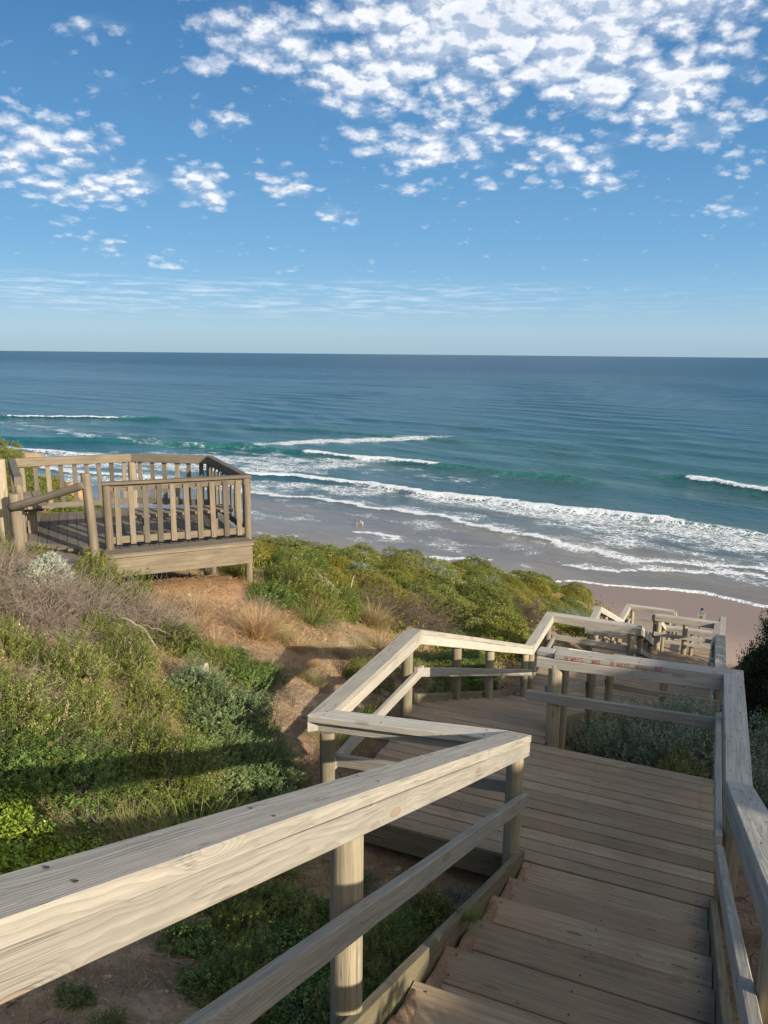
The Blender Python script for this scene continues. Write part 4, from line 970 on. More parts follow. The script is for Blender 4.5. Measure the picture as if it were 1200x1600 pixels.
# --- ground litter and low growth nobody could count
def scatter(name, seed, n, xr, yr, mat, fn, keep, cat='ground cover', label='', near=None):
    r = np.random.default_rng(seed)
    x = r.uniform(*xr, n); y = r.uniform(*yr, n); m_ = keep(x, y, r); x = x[m_]; y = y[m_]; z = ground(x, y) + CAM_H
    V, F, t = fn(r, np.stack([x, y, z], 1))
    o = finish(name, mesh_np(name, V, F, tint=t), mat); tag(o, label, cat, kind='stuff'); return o
def blades(L, W, up):
    def f(r, P):
        n = len(P); d = unit(r.normal(size=(n, 3))*np.array([1, 1, .3]) + np.array([0, 0, up])); d[:, 2] = np.abs(d[:, 2])
        l = L*r.uniform(.4, 1.4, n); s = unit(np.cross(d, r.normal(size=(n, 3))))*(W/2)
        tip = P + d*l[:, None] ; midp = P + d*(l*.5)[:, None] + r.normal(size=(n, 3))*(.10*l)[:, None]
        V = np.stack([P-s, P+s, midp+s*.8, midp-s*.8, midp-s*.8, midp+s*.8, tip+s*.25, tip-s*.25], 1).reshape(-1, 3)
        F = np.arange(len(V)).reshape(-1, 4)
        return V, F, np.repeat(np.clip(r.normal(.5, .25, n), 0, 1), 8)
    return f
def walk_clear(x, y):
    s = x*.39073 + y*.92050; w = x*.92050 - y*.39073
    on = ((w > -1.1) & (w < .35) & (s < 5.3)) | ((w > -2.75) & (w < .4) & (s >= 5.2) & (s < 7.5)) | ((w > -2.7) & (w < -1.2) & (s >= 7.4) & (s < 12.4)) | ((w > -2.6) & (w < .5) & (s >= 12.3) & (s < 14.3)) | ((w > -1) & (w < .5) & (s >= 14.2) & (s < 18.6)) | ((w > -2.4) & (w < .6) & (s >= 18.4) & (s < 20.4))
    return ~on
def pat(x, y, f=1.0, ph=0.0): return np.sin(x*1.3*f+ph)*np.sin(y*1.1*f+1.7*ph) + .6*np.sin(x*2.9*f+y*1.7*f+ph) + .4*np.sin(x*6.1*f-y*4.3*f)
scatter('leaf_litter', 51, 120000, (-8, 5), (.8, 15), L_STRAW, blades(.065, .0045, .18), lambda x, y, r: walk_clear(x, y) & (pat(x, y, .9, .4) + r.uniform(-1, 1, len(x)) > -.1) , label='dry straw and twigs littering the sandy soil between the shrubs')
scatter('short_grass', 52, 60000, (-8, 5), (.8, 16), L_GRASS, blades(.11, .005, .9), lambda x, y, r: walk_clear(x, y) & (pat(x, y, .8, 2.1) + r.uniform(-.7, .7, len(x)) > .55), label='short grass and weeds growing in patches on the slope')
scatter('straw_patches', 53, 90000, (-5.5, 2.5), (6, 15), L_STRAW, blades(.12, .0045, .7), lambda x, y, r: walk_clear(x, y) & (((x+2.9)/1.2)**2 + ((y-10.9)/.75)**2 > 1) & (pat(x, y, .7, 4.0) + r.uniform(-.8, .8, len(x)) > .2), label='patches of standing dry grass on the open bank')
# low scrub carpet under the far shrubs
def leafcarpet(r, P):
    n = len(P); K = 14
    B = np.repeat(P, K, 0) + r.normal(size=(n*K, 3))*np.array([.16, .16, .05]) + np.array([0, 0, .12])*r.uniform(0, 1.6, (n*K, 1))
    d = unit(r.normal(size=(n*K, 3)) + np.array([0, 0, .8])); s = unit(np.cross(d, r.normal(size=(n*K, 3))))
    V = leaf_quads(B, d, s, r.uniform(.05, .10, n*K), r.uniform(.022, .04, n*K))
    return V, np.arange(len(V)).reshape(-1, 4), np.repeat(np.clip(np.repeat(r.normal(.4, .2, n), K) + r.normal(0, .08, n*K), 0, .95), 4)
def veg_zone(x, y):
    s = x*.39073 + y*.92050; w = x*.92050 - y*.39073
    return ((y > 13.2 - .55*np.clip(x+2, -3, 4)) & (w < -2.9) & ~((np.abs(x+4.3) < 2.6) & (y < 14.6) & (y > 10))) | ((w > 1.0) & (s > 3))
scatter('low_scrub', 54, 15000, (-18, 26), (9, 34), L_OLIVE, leafcarpet, lambda x, y, r: veg_zone(x, y) & walk_clear(x, y), label='continuous low coastal scrub filling the ground between the rounded shrubs')

def chips(r, P):
    n = len(P); s_ = r.uniform(.006, .022, n)*(1 + 1.5*(r.random(n) < .05))
    base = np.array([(1, 0, 0), (0, 1, 0), (-1, 0, 0), (0, -1, 0), (0, 0, 1), (0, 0, -1)], float)
    q = base[None]*s_[:, None, None]*r.uniform(.6, 1.2, (n, 6, 1)); a = r.uniform(0, 6.28, n); c, sn = np.cos(a)[:, None], np.sin(a)[:, None]
    V = np.stack([q[..., 0]*c - q[..., 1]*sn, q[..., 0]*sn + q[..., 1]*c, q[..., 2]*.6], -1) + P[:, None]
    f = np.array([(0, 1, 4), (1, 2, 4), (2, 3, 4), (3, 0, 4), (1, 0, 5), (2, 1, 5), (3, 2, 5), (0, 3, 5)])
    F = (np.arange(n)[:, None, None]*6 + f[None]).reshape(-1, 3)
    return V.reshape(-1, 3), F, np.repeat(r.random(n), 6)
L_CHIP = leaf_mat('stone_chip', (.16, .10, .065), (.33, .22, .14), (.52, .42, .32), deadamt=0, trans=0.0, rough=.9)
scatter('pebbles', 55, 26000, (-6, 4), (1.2, 13.5), L_CHIP, chips, lambda x, y, r: walk_clear(x, y) & (pat(x, y, 1.3, 1.1) + r.uniform(-1, 1, len(x)) > .0), label='small stones and clods strewn over the bare sandy soil')
scatter('bark_litter', 56, 16000, (-6, 4), (1.2, 13.5), M_TWIGD, blades(.11, .009, .05), lambda x, y, r: walk_clear(x, y) & (pat(x, y, 1.1, 3.1) + r.uniform(-1, 1, len(x)) > .3), label='dark bark strips and dead leaves lying on the sandy soil')
# ------------------------------------------------------------------ planting
def hash01(i): return (math.sin(i*127.1+3.3)*43758.5453) % 1.0
# far rounded shrubs on the slope between the platform and the stairs, and beyond
G_FAR = 'rounded heath shrubs covering the slope above the beach'
LAB = {'mound_olive': 'rounded olive green heath shrub among its like on the slope between platform and stairs', 'mound_green': 'rounded mid green leafy shrub among its like on the slope between platform and stairs',
       'mound_dark': 'rounded dark green shrub among its like on the slope between platform and stairs', 'mound_yellow': 'rounded yellow green heath shrub among its like on the slope between platform and stairs'}
GRP = {'mound_olive': 'olive green heath shrubs on the slope', 'mound_green': 'mid green leafy shrubs on the slope', 'mound_dark': 'dark green shrubs on the slope', 'mound_yellow': 'yellow green heath shrubs on the slope'}
pr = random.Random(5); done = []
def far_patch():
    y = 12.2
    while y < 33:
        x = -15.0
        while x < 13:
            xx = x + pr.uniform(-.45, .45); yy = y + pr.uniform(-.45, .45)
            s = xx*.39073 + yy*.92050; w = xx*.92050 - yy*.39073
            x += 1.18
            if w > -3.5 - (0.2 if s > 12 else 0): continue
            if yy < 13.4 - .62*(xx+2) and xx < 3 and xx > -2.2: continue
            if xx <= -2.2 and yy < 15.2: continue
            if xx <= -5 and yy < 15.5: continue
            if -1.0 < xx < 1.0 and yy < 14.2: continue
            u = pr.random(); key = 'mound_olive' if u < .40 else 'mound_green' if u < .58 else 'mound_yellow' if u < .90 else 'mound_dark'
            sc = pr.uniform(.65, 1.05)*(0.75 if yy < 15.5 else 1)
            plant(key, 'heath_shrub', xx, yy, LAB[key], GRP[key], scale=sc, sz=pr.uniform(.50, .74), parts=False, sink=.02)
        y += 1.12
far_patch()
# right of the stairs: shaded bank
GR = 'shrubs on the shaded bank right of the stairs'
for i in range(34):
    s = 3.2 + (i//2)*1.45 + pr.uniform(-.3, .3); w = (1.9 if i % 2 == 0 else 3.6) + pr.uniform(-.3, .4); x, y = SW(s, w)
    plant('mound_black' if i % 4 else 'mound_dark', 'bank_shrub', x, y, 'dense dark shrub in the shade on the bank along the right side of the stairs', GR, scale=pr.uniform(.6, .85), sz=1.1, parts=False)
# mass at the right edge beyond the first landing, shade painted into its leaves
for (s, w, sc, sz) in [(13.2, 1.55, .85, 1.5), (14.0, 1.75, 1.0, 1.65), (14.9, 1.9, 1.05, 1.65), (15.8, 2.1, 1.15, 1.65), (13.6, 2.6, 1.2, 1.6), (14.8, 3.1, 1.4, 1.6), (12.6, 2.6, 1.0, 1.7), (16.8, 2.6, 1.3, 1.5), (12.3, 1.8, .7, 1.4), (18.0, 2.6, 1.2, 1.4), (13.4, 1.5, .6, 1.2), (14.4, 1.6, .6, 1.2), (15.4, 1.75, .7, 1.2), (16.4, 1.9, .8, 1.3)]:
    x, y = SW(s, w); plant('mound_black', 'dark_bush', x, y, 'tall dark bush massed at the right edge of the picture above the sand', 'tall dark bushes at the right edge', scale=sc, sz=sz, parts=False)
# behind and right of the camera: bushes that shade the steps
for (s, w, sc, sz) in [(1.4, 1.5, .6, .9), (2.8, 1.55, .65, .9), (4.3, 1.5, .7, .9), (5.6, 1.5, .7, .9), (6.8, 1.6, .7, .9)]:
    x, y = SW(s, w); plant('mound_green', 'roadside_bush', x, y, 'leafy bush crowding the right handrail and shading the steps', 'bushes along the right handrail', scale=sc, sz=sz, parts=False)
# between first and second landing, seen through the rails
GS = 'grey green saltbushes between the two landings'
for (s, w, k, sc) in [(8.0, -.70, 'salt', 1.15), (8.1, .1, 'salt', 1.35), (8.8, -.4, 'salt', 1.5), (8.9, .5, 'salt', 1.5), (9.8, -.5, 'salt', 1.5), (9.9, .3, 'salt', 1.5), (10.9, -.3, 'salt', 1.0), (11.3, .5, 'salt', 1.0)]:
    x, y = SW(s, w); plant(k, 'saltbush', x, y, 'grey green saltbush growing behind the handwritten rail', GS, scale=sc)
x, y = SW(7.62, .05); plant('heath', 'heath_bush', x, y, 'bright green feathery bush just beyond the far edge of the first landing', scale=.62)
x, y = SW(7.35, -.95); plant('green', 'small_weed', x, y, 'small green weed beside the mossy board under the handwritten rail', scale=.33, cat='weed')
x, y = SW(7.5, .75); plant('salt', 'saltbush', x, y, 'grey green saltbush just outside the corner of the right handrail', scale=.7)
# near left
NL = [('heath', -2.9, 6.7, 0.75, None), ('heath2', -3.6, 6.9, 0.71, None), ('heath', -4.3, 7.2, 0.8, None), ('heath2', -2.2, 6.6, 0.73, None), ('heath', -2.5, 5.9, 0.7, None), ('heath', -3.9, 6.3, 0.96, None), ('heath2', -4.5, 6.6, 0.92, None), ('heath', -2.9, 5.35, 0.91, None), ('heath2', -2.0, 5.9, 0.75, None), ('heath', -3.5, 5.5, 0.84, None), ('heath2', -5.0, 7.3, 0.76, None), ('heath', -2.6, 7.2, 0.73, None), ('heath', -1.75, 5.5, 0.93, None)]
for k, x, y, sc, lab in NL: plant(k, 'heath_bush', x, y, 'feathery olive green heath bush in the sunlit patch left of the handrails', 'feathery heath bushes in the left foreground', scale=sc)
for x, y, sc in [(-1.55, 6.75, .95), (-1.15, 6.35, .85), (-.9, 5.95, .70), (-1.5, 6.15, .8), (-1.9, 7.05, .7)]:
    plant('blue', 'small_leaf_bush', x, y, 'blue green small leaved bush at the right end of the foreground heath patch', 'blue green bushes at the end of the heath patch', scale=sc)
for x, y, sc in [(-2.3, 4.9, .8), (-1.9, 4.75, .7), (-1.55, 5.1, .75), (-2.75, 4.7, .8), (-1.2, 5.25, .65), (-3.2, 4.75, .8), (-2.5, 5.1, .75), (-2.1, 5.3, .7), (-1.75, 4.9, .6)]:
    plant('dark', 'dark_bush', x, y, 'low dark green bush in the rail shadow at the left', 'low dark bushes in the rail shadow', scale=sc)
for x, y, sc in [(-2.0, 3.75, 1.0), (-2.3, 4.1, 1.0), (-1.9, 4.2, .9), (-2.6, 3.8, 1.0), (-2.6, 4.3, 1.0), (-1.8, 3.7, .7)]:
    plant('broad', 'groundcover_plant', x, y, 'bright green glossy groundcover at the left edge above the near handrail', 'glossy groundcover at the left edge', scale=sc, cat='plant')
for x, y, sc, k in [(-1.30, 4.55, .9, 'tuss_strap'), (-1.05, 4.85, .85, 'tuss_strap'), (-.85, 5.15, .75, 'tuss_strap'), (-1.5, 4.3, .8, 'tuss_green'), (-1.2, 4.2, .8, 'tuss_dry2'), (-1.7, 4.55, .8, 'tuss_dry2')]:
    plant(k, 'grass_tuft', x, y, 'long arching grass tuft above the middle of the near handrail', 'arching grass tufts beside the near handrail', scale=sc, cat='grass tuft')
for x, y, sc in [(-1.45, 4.1, .6), (-1.3, 4.45, .6), (-2.0, 4.6, .7), (-1.65, 4.4, .7), (-1.8, 4.75, .7), (-1.5, 4.75, .6), (-3.2, 6.15, .8), (-2.4, 5.4, .75), (-3.3, 7.35, .8), (-2.2, 6.2, .6)]:
    plant('twigs_low', 'dead_twigs', x, y, 'tangle of dead straw coloured twigs in a gap of the left foreground scrub', 'dead twig tangles in the left foreground', scale=sc, cat='dead plant')
# under the near handrail
for x, y, sc, k in [(-1.4, 3.0, .3, 'shade'), (-1.2, 2.8, .25, 'green'), (-.3, 3.7, .6, 'shade'), (-.65, 3.55, .6, 'shade'), (-.15, 4.3, .6, 'shade'), (-.5, 4.4, .6, 'shade'), (.15, 4.6, .55, 'shade'), (-.8, 4.3, .6, 'shade'), (-.4, 3.2, .5, 'shade'), (-.55, 3.75, .62, 'shade'), (-.35, 3.35, .55, 'shade'), (-.7, 3.3, .5, 'green'), (-.25, 4.0, .6, 'shade'), (-.95, 3.6, .42, 'shade'), (.05, 4.35, .60, 'shade'), (.30, 4.75, .55, 'shade'), (-.12, 3.6, .5, 'green'), (.0, 3.95, .55, 'green'), (.35, 4.95, .42, 'green'), (-.45, 3.0, .45, 'shade'), (-.2, 3.15, .48, 'green'), (-.9, 3.25, .45, 'shade'), (-1.1, 3.7, .5, 'shade'), (-.6, 4.2, .55, 'green'), (-.75, 4.6, .5, 'shade'), (-.35, 4.6, .45, 'shade'), (-.85, 3.95, .5, 'green'), (-.55, 2.75, .38, 'shade'), (-.15, 2.75, .34, 'green'), (.02, 3.2, .36, 'shade'), (.2, 4.1, .42, 'green'), (-1.15, 4.25, .5, 'shade')]:
    plant(k, 'shade_bush', x, y, 'dark green small leaved bush in the shade under the near handrail', 'dark green bushes under the near handrail', scale=sc)
for x, y, sc in [(.05, 5.05, .34), (-.15, 5.25, .36), (.60, 5.10, .40), (.72, 5.0, .38)]:
    plant('salt', 'saltbush', x, y, 'small blue grey saltbush poking up between the rails of the near handrail', 'small saltbushes under the near handrail', scale=sc)
plant('twigs_low', 'dead_twigs', .05, 3.7, 'bare pale twigs among the bushes under the near handrail', scale=.55, cat='dead plant')
# left bank between the heath patch and the platform
plant('silver', 'silver_cushion', -4.15, 9.0, 'silvery white cushion bush in front of the platform entrance', scale=1.15, z=gz(-4.15, 9.0)+.22)
plant('twigs', 'dead_bush', -4.7, 8.9, 'grey leafless twiggy bush at the left edge below the platform', scale=1.1, cat='dead bush')
for x, y in [(-5.1, 9.6), (-4.0, 8.6), (-5.3, 8.5), (-3.4, 8.5), (-2.8, 8.5), (-3.7, 7.9), (-4.9, 7.9)]: plant('twigs', 'dead_bush', x, y, 'grey leafless twiggy bush massed at the left between heath and platform', 'leafless bushes at the left', scale=.95, cat='dead bush')
for x, y, sc, k in [(-3.9, 9.9, 1.0, 'green'), (-3.4, 9.7, .85, 'green'), (-3.8, 9.3, .8, 'green'), (-3.4, 9.0, .8, 'dark'), (-4.9, 10.1, .8, 'green'), (-5.4, 10.2, .8, 'green'), (-5.2, 9.3, .8, 'heath2')]:
    plant(k, 'bank_bush', x, y, 'green bush on the bank just in front of the platform entrance', 'green bushes in front of the platform', scale=sc)
plant('dark', 'step_bush', -5.15, 11.45, 'small dark bush growing through the gap by the platform entrance', scale=.55)
for x, y, sc, k in [(-2.3, 8.1, .7, 'green'), (-3.1, 7.9, .7, 'heath2'), (-1.9, 8.0, .6, 'heath2'), (-4.5, 8.1, .75, 'heath2')]:
    plant(k, 'bank_bush', x, y, 'low scrubby green bush on the bank between dead bushes and heath patch', 'low scrubby bushes on the middle bank', scale=sc, sz=.8)
for x, y, sc in [(-1.5, 7.75, .62), (-1.35, 8.1, .5), (-1.75, 8.25, .5)]: plant('dark', 'bank_bush', x, y, 'small dark green bush standing alone right of the pale rock', 'small dark bushes right of the rock', scale=sc)
for x, y, sc in [(-2.9, 9.2, .8), (-2.3, 9.0, .8), (-2.0, 8.6, .7), (-2.6, 8.7, .75), (-1.1, 9.3, .6), (-.6, 9.9, .6), (-.9, 8.9, .5)]: plant('tuss_dry2', 'dry_tussock', x, y, 'dry straw tussock on the bare bank below the platform', 'dry tussocks below the platform', scale=sc, cat='grass tuft')
plant('tuss_dry', 'dry_tussock', -1.62, 9.3, 'largest dry straw tussock, shaggy and pale, on the open bank below the post', scale=1.0, cat='grass tuft')
plant('tuss_dry', 'dry_tussock', -2.45, 9.5, 'second large dry tussock, left of the shaggiest one', scale=.8, cat='grass tuft')
plant('tuss_dry', 'dry_tussock', -.2, 12.4, 'dry brown tussock under the driftwood on the upper slope', scale=1.1, cat='grass tuft')
plant('tuss_strap', 'grass_tuft', -1.05, 10.6, 'drooping green strap grass right of the large dry tussock', scale=.7, cat='grass tuft')
for x, y, sc, k in [(-1.5, 11.5, 1.0, 'green'), (-1.1, 11.2, .9, 'green'), (-1.3, 12.1, 1.0, 'green'), (-2.35, 12.0, .6, 'green'), (-1.75, 10.9, .8, 'dark'), (-.8, 11.9, 1.0, 'green'), (-.7, 12.8, .9, 'heath2'), (-1.6, 13.0, 1.1, 'green')]:
    plant(k, 'post_bush', x, y, 'dense green bush around the right front post of the platform', 'green bushes by the right platform post', scale=sc)
plant('twigs_far', 'dead_bush', .1, 14.0, 'brown leafless bush behind the driftwood on the upper slope', scale=.9, cat='dead bush')
plant('twigs_far', 'dead_bush', .8, 14.6, 'second brown leafless bush, right of the first, on the upper slope', scale=.8, cat='dead bush')
plant('twigs_far', 'dead_bush', 3.6, 19.4, 'brown leafless bush between the two green mounds', scale=.8, cat='dead bush')
for x, y, sc in [(.9, 19.6, .9), (1.5, 20.0, .8), (2.9, 20.6, .8), (-.6, 18.2, .6), (5.6, 22.4, .9), (6.1, 23.1, .9)]: plant('mound_grey', 'silver_shrub', x, y, 'pale silver green shrub standing among the green mounds above the beach', 'pale silver shrubs among the mounds', scale=sc, parts=False)
# strip beside the outer left rail and the second flight
for s, w, k, sc in [(6.5, -3.3, 'tuss_green_near', 1.0), (7.2, -3.2, 'green', .5), (8.0, -3.0, 'tuss_green_near', 1.0), (8.6, -3.3, 'tuss_green', .6), (5.6, -3.4, 'tuss_dry2', .7), (9.5, -3.2, 'green', .6), (9.0, -4.2, 'tuss_dry2', .9), (8.3, -3.9, 'green', .65), (10.6, -3.4, 'green', .7), (11.6, -3.3, 'green', .8), (10.2, -4.4, 'tuss_dry2', .9), (9.8, -5.3, 'tuss_dry', .8), (7.4, -4.2, 'tuss_dry2', .6), (8.2, -4.9, 'tuss_green_near', .8), (7.62, -2.3, 'green', .16)]:
    x, y = SW(s, w); t_ = k.startswith('tuss')
    plant(k, 'grass_tuft' if t_ else 'verge_bush', x, y, ('grass tuft' if t_ else 'small green bush') + ' on the verge outside the left rail of the landing', ('grass tufts' if t_ else 'small bushes') + ' along the left rail verge', scale=sc, cat='grass tuft' if t_ else 'shrub')

x, y = SW(3.62, -1.0); plant('tuss_green_near', 'sprouting_tuft', x, y, 'small dry grass sprout growing at the joint of the left stringer', scale=.28, cat='grass tuft', z=-3.02)
for i in range(26):
    x = pr.uniform(-1.9, .9); y = pr.uniform(7.8, 12.6)
    if not bool(walk_clear(np.array([x]), np.array([y]))[0]) or (x*.9205 - y*.3907) > -2.95: continue
    k = ('tuss_green_near', 'tuss_dry2', 'twigs_low', 'heath2', 'tuss_dry2', 'twigs_low')[i % 6]
    lab = {'tuss_green_near': ('grass_tuft', 'thin green grass tuft on the bare bank outside the left rails', 'thin grass tufts on the bare bank', 'grass tuft'), 'tuss_dry2': ('straw_clump', 'small dry grass clump on the bare bank outside the left rails', 'small dry clumps on the bare bank', 'grass tuft'),
           'twigs_low': ('dead_scrub', 'low dead brown scrub on the bare bank outside the left rails', 'dead scrub on the bare bank', 'dead plant'), 'heath2': ('small_heath', 'small green heath plant on the bare bank outside the left rails', 'small heath plants on the bare bank', 'plant')}[k]
    plant(k, lab[0], x, y, lab[1], lab[2], scale=pr.uniform(.38, .7), cat=lab[3])
# ------------------------------------------------------------------ stones and driftwood
def rock(name, x, y, size, label, mat, seed=1, dz=0.0):
    r = np.random.default_rng(seed); bm_pts = []
    nu, nv = 22, 14; V = []; c = unit(r.normal(size=(14, 3))); h = r.uniform(.75, 1.0, 14)
    for j in range(nv+1):
        ph = math.pi*j/nv
        for i in range(nu):
            th = 2*math.pi*i/nu; d = np.array([math.sin(ph)*math.cos(th), math.sin(ph)*math.sin(th), math.cos(ph)])
            q = min([hh/max(1e-3, float(d@cc)) for cc, hh in zip(c, h) if d@cc > .2] + [1.35]); V.append(d*q*np.array(size))
    F = [(j*nu+i, (j+1)*nu+i, (j+1)*nu+(i+1) % nu, j*nu+(i+1) % nu) for j in range(nv) for i in range(nu)]
    o = finish(name, mesh_np(name, np.array(V), np.array(F), smooth=True), mat); o.location = C3(x, y, gz(x, y)+dz); o.rotation_euler = (0, 0, r.uniform(0, 3)); tag(o, label, 'rock'); return o
def stone_mat(name, a, b):
    m_, g, bs = new_mat(name); p = g.add('ShaderNodeNewGeometry').outputs['Position']; n = g.noise(p, 9, 6, .65)
    g._set(bs.inputs['Base Color'], g.mix(g.mapr(n, .35, .65), a, b)); bs.inputs['Roughness'].default_value = .9; g.l.new(g.bump(n, .8, .05), bs.inputs['Normal']); return m_
M_ROCK = stone_mat('pale_limestone', (.50, .44, .36), (.36, .30, .24)); M_ROCKO = stone_mat('orange_cliff_rock', (.46, .29, .15), (.30, .19, .11))
rock('rock', -1.86, 7.42, (.085, .07, .10), 'pale limestone rock lying above the blue green bush', M_ROCK, 3, .06)
rock('cliff_rock', -9.7, 23.6, (.42, .4, .42), 'orange rock outcrop seen between the left balusters of the platform', M_ROCKO, 5, .35)
rock('cliff_rock', -14.5, 28.6, (1.3, .7, .55), 'orange eroded cliff top at the far left above the platform rail', M_ROCKO, 6, .25)
def branch(name, segs, label='', mat=None, th=.03):
    t = thing(name, Vector(segs[0][0]), label, 'branch') if False else None
    pts_all = []; V = np.zeros((0, 3)); F = np.zeros((0, 4), int)
    for pl, r0_, r1_ in segs:
        pl = np.array(pl, float); k = 14; tt = np.linspace(0, len(pl)-1, k); i = np.minimum(tt.astype(int), len(pl)-2); f = (tt-i)[:, None]
        P = pl[i]*(1-f) + pl[i+1]*f; r = np.random.default_rng(int(abs(pl[0, 0])*100)); P = P + np.cumsum(r.normal(size=P.shape)*.008, 0)
        v, f_ = tubes(P[None], np.linspace(r0_, r1_, k)[None], 7); F = np.concatenate([F, f_+len(V)]); V = np.concatenate([V, v])
    c = V.mean(0); o = finish(name, mesh_np(name, V-c, F, smooth=True), mat or M_DRIFT); o.location = tuple(c); return o
def gp(x, y, h): return (x, y, gz(x, y) + CAM_H + h)
o = branch('driftwood', [([gp(-1.40, 13.6, .52), gp(-1.08, 13.4, .45), gp(-0.84, 13.2, .30), gp(-0.76, 12.9, .05)], .045, .03), ([gp(-1.08, 13.4, .45), gp(-0.92, 13.7, .25), gp(-0.72, 13.6, .1)], .03, .015), ([gp(-0.84, 13.2, .30), gp(-0.62, 13.3, .42), gp(-0.56, 13.4, .8)], .022, .01), ([gp(-1.40, 13.6, .52), gp(-1.64, 13.7, .66)], .03, .01)], 'bleached forked driftwood branch lying on the upper slope among shrubs')
tag(o, 'bleached forked driftwood branch lying on the upper slope among shrubs', 'branch')
o = branch('dead_root', mat=M_TWIG, segs= [([gp(-3.0, 8.0, .15), gp(-2.8, 7.95, .24), gp(-2.6, 7.9, .22), gp(-2.45, 7.8, .05)], .018, .011), ([gp(-2.6, 7.9, .22), gp(-2.35, 7.9, .2)], .008, .004)])
tag(o, 'curved grey dead root arching out of the scrub left of the rock', 'root')

# ------------------------------------------------------------------ sign near the beach
def sign():
    x, y = SW(28.6, .62); c = C3(14.72, 34.4, -12.9)
    p = C3(14.7, 34.6, 0); d = Vector((0, 0, 0))
    ang = math.atan2(p.x, p.y)
    t = thing('warning_sign', C3(15.05, 34.6, -15.2), 'small white warning sign with yellow diamond on a post above the sand', 'sign', rz=-ang)
    X = Vector((math.cos(ang), -math.sin(ang), 0)); Yb = Vector((-math.sin(ang), -math.cos(ang), 0)); Z = Vector((0, 0, 1))
    ctr = C3(15.05, 34.6, -11.98)
    pole('post', ctr - Yb*.06 - Z*3.4, ctr - Yb*.06 + Z*.26, .05, M_POST, t)
    W_ = flat_mat('sign_white', (.42, .45, .47), .5); BL = flat_mat('sign_blue_grey', (.10, .16, .22), .4); YL = flat_mat('sign_yellow', (.45, .32, .08), .5); BK = flat_mat('sign_black', (.03, .03, .03), .4)
    def plate(nm, cx, cz, w, h, th, off, mat, rot=0):
        Mx = Matrix.Rotation(rot, 3, 'X')
        K_ = .78; h = h*K_; a = ctr + (X*(cx - w/2) + Z*cz)*K_ + Yb*off; b = ctr + (X*(cx + w/2) + Z*cz)*K_ + Yb*off
        return board(nm, a, b, th, h, mat, t, ch=.002, wob=0)
    plate('panel', 0, 0, .46, .56, .02, 0, W_)
    plate('panel_border', 0, .262, .44, .02, .006, .014, BL); plate('panel_border', 0, -.262, .44, .02, .006, .014, BL)
    K_ = .78
    for cz, w in ((.20, .30), (.155, .34), (.11, .26)): plate('text_line', 0, cz, w, .022, .005, .0135, BL)
    V = []; s = .155; cz = -.09
    for o_ in (.012, .019):
        for (a, b) in ((0, s), (s, 0), (0, -s), (-s, 0)): V.append(ctr + (X*a + Z*(cz+b))*K_ + Yb*o_)
    F4 = [(0, 1, 2, 3), (4, 7, 6, 5), (0, 4, 5, 1), (1, 5, 6, 2), (2, 6, 7, 3), (3, 7, 4, 0)]
    o = finish('diamond', mesh_np('diamond', np.array(V), np.array(F4)), YL); put(o, t, Matrix.Identity(4))
    plate('symbol', 0, cz+.01, .09, .10, .005, .0215, BK)
    pole('post_cap', ctr - Yb*.06 + Z*.262, ctr - Yb*.06 + Z*.32, .055, BK, t)
sign()

# ------------------------------------------------------------------ people wading
def person(name, x, y, label, joints, edges, radii, skin, cloth, hair, cloth_from, rz=0.0):
    me = bpy.data.meshes.new(name); me.from_pydata([Vector(j) for j in joints], edges, []); me.update()
    o = bpy.data.objects.new(name, me); coll.objects.link(o); tag(o, label, 'person')
    o.location = (x, y, -.28); o.rotation_euler = (0, 0, rz)
    md = o.modifiers.new('skin', 'SKIN'); me.skin_vertices.new() if not me.skin_vertices else None
    for i, rr in enumerate(radii): me.skin_vertices[0].data[i].radius = (rr, rr)
    me.skin_vertices[0].data[0].use_root = True
    sb = o.modifiers.new('sub', 'SUBSURF'); sb.levels = 1; sb.render_levels = 2
    me.materials.append(skin); return o
SKIN = flat_mat('skin_tone', (.62, .36, .25), .6); CL_BLUE = flat_mat('blue_swimwear', (.03, .13, .52), .7); CL_WHITE = flat_mat('pink_white_shirt', (.75, .55, .50), .7); HAIR = flat_mat('dark_hair', (.05, .035, .025), .7); HAIRB = flat_mat('fair_hair', (.42, .30, .16), .7)
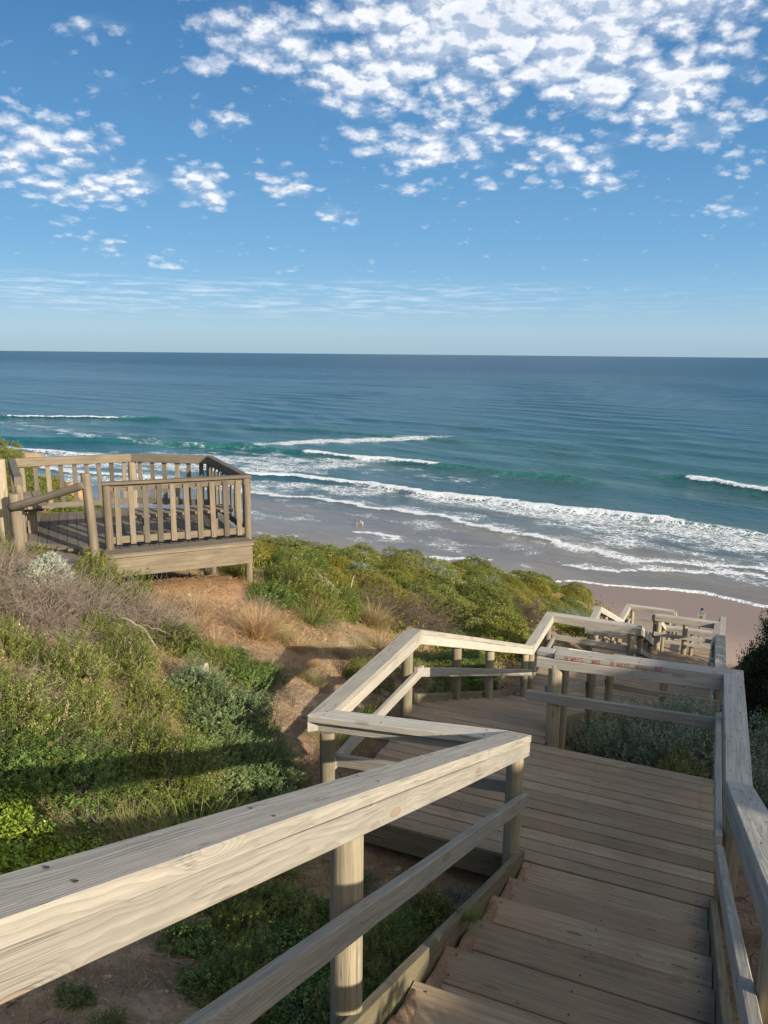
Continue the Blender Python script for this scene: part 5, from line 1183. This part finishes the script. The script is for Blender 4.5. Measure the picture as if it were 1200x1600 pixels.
def build_person(name, x, y, label, lean, shirt, shorts, hairm, rz, arms):
    # z=0 at the sea bed, 1.65 m tall when upright
    hip = Vector((0, 0, .86)); ch_ = hip + Vector((lean*.42, 0, math.sqrt(max(.02, .42**2-(lean*.42)**2)))); nk = ch_ + Vector((lean*.14, 0, .10)); hd = nk + Vector((lean*.07+.02, 0, .12)); top = hd + Vector((lean*.03, 0, .09))
    J = [hip, hip + Vector((lean*.18, 0, .19)), ch_, nk, hd, top]
    E = [(0, 1), (1, 2), (2, 3), (3, 4), (4, 5)]; Rr = [.135, .125, .15, .055, .095, .07]
    for sgn, fw_ in ((1, .12), (-1, -.10)):
        i = len(J); J += [hip + Vector((0, sgn*.09, -.05)), Vector((fw_*.6+.04, sgn*.10, .46)), Vector((fw_, sgn*.10, .06)), Vector((fw_+.14, sgn*.11, .02))]
        E += [(0, i), (i, i+1), (i+1, i+2), (i+2, i+3)]; Rr += [.095, .06, .042, .035]
    for sgn, (el, ha) in zip((1, -1), arms):
        i = len(J); J += [ch_ + Vector((0, sgn*.18, .02)), ch_ + Vector(el), ch_ + Vector(ha), ch_ + Vector(ha) + (Vector(ha)-Vector(el)).normalized()*.09]
        E += [(2, i), (i, i+1), (i+1, i+2), (i+2, i+3)]; Rr += [.058, .042, .032, .026]
    o = person(name, x, y, label, J, E, Rr, SKIN, None, None, None, rz)
    def part(nm, pts, edges, rad, mat):
        me = bpy.data.meshes.new(nm); me.from_pydata(pts, edges, []); me.update(); c = bpy.data.objects.new(nm, me); coll.objects.link(c); c.parent = o
        c.modifiers.new('skin', 'SKIN')
        for i, rr in enumerate(rad): me.skin_vertices[0].data[i].radius = (rr, rr)
        s_ = c.modifiers.new('sub', 'SUBSURF'); s_.render_levels = 2; me.materials.append(mat)
    part('shirt', [J[0]+Vector((0, 0, .02)), J[1], J[2], J[3]-Vector((0, 0, .04))], [(0, 1), (1, 2), (2, 3)], [.150, .142, .168, .08], shirt)
    part('shorts', [hip+Vector((0, 0, .03)), J[6]+Vector((0, 0, 0)), J[6].lerp(J[7], .45), J[10], J[10].lerp(J[11], .45)], [(0, 1), (1, 2), (0, 3), (3, 4)], [.152, .115, .10, .115, .10], shorts)
    part('hair', [hd+Vector((-.03, 0, .01)), top+Vector((-.01, 0, .02))], [(0, 1)], [.10, .085], hairm)
    return o
x1, y1 = -4.15, 146.6
build_person('person', x1, y1, 'person with bare pink skin bending forward in the shallow water', .78, SKIN, CL_WHITE, HAIRB, R(170), [((.10, .24, -.25), (.30, .20, -.36)), ((.12, -.22, -.26), (.32, -.16, -.38))])
build_person('person', x1-1.25, y1-.2, 'smaller person in blue crouching in the shallow water beside the other', .45, CL_BLUE, CL_BLUE, HAIR, R(20), [((.06, .25, -.22), (.22, .24, -.40)), ((.06, -.25, -.22), (.2, -.22, -.42))]).scale = (.8, .8, .78)

# ------------------------------------------------------------------ single out the members of small groups by their place
ORD = ['leftmost', 'second from left', 'third from left', 'fourth from left', 'fifth from left', 'sixth from left', 'seventh from left', 'eighth from left', 'ninth from left', 'tenth from left', 'eleventh from left', 'twelfth from left', 'thirteenth from left',
       'fourteenth from left', 'fifteenth from left', 'sixteenth from left', 'seventeenth from left', 'eighteenth from left', 'nineteenth from left', 'twentieth from left', '21st from left', '22nd from left', '23rd from left', '24th from left', '25th from left', '26th from left']
def relabel():
    by = {}
    for o in scene.objects:
        if o.parent is None and o.get('group') and o.get('label'): by.setdefault((o['group'], o['label']), []).append(o)
    for (gname, lab), L in by.items():
        if not 2 <= len(L) <= 26: continue
        def uu(o):
            d = o.location - Vector((0, 0, CAM_H)); return d.dot(rt)/max(.1, d.dot(fw))
        L.sort(key=uu)
        for i, o in enumerate(L):
            w = lab.split(); extra = ('rightmost' if i == len(L)-1 else ORD[i])
            while len(w) + len(extra.split()) > 16: w.pop()
            o['label'] = ' '.join(w) + ', ' + extra
relabel()
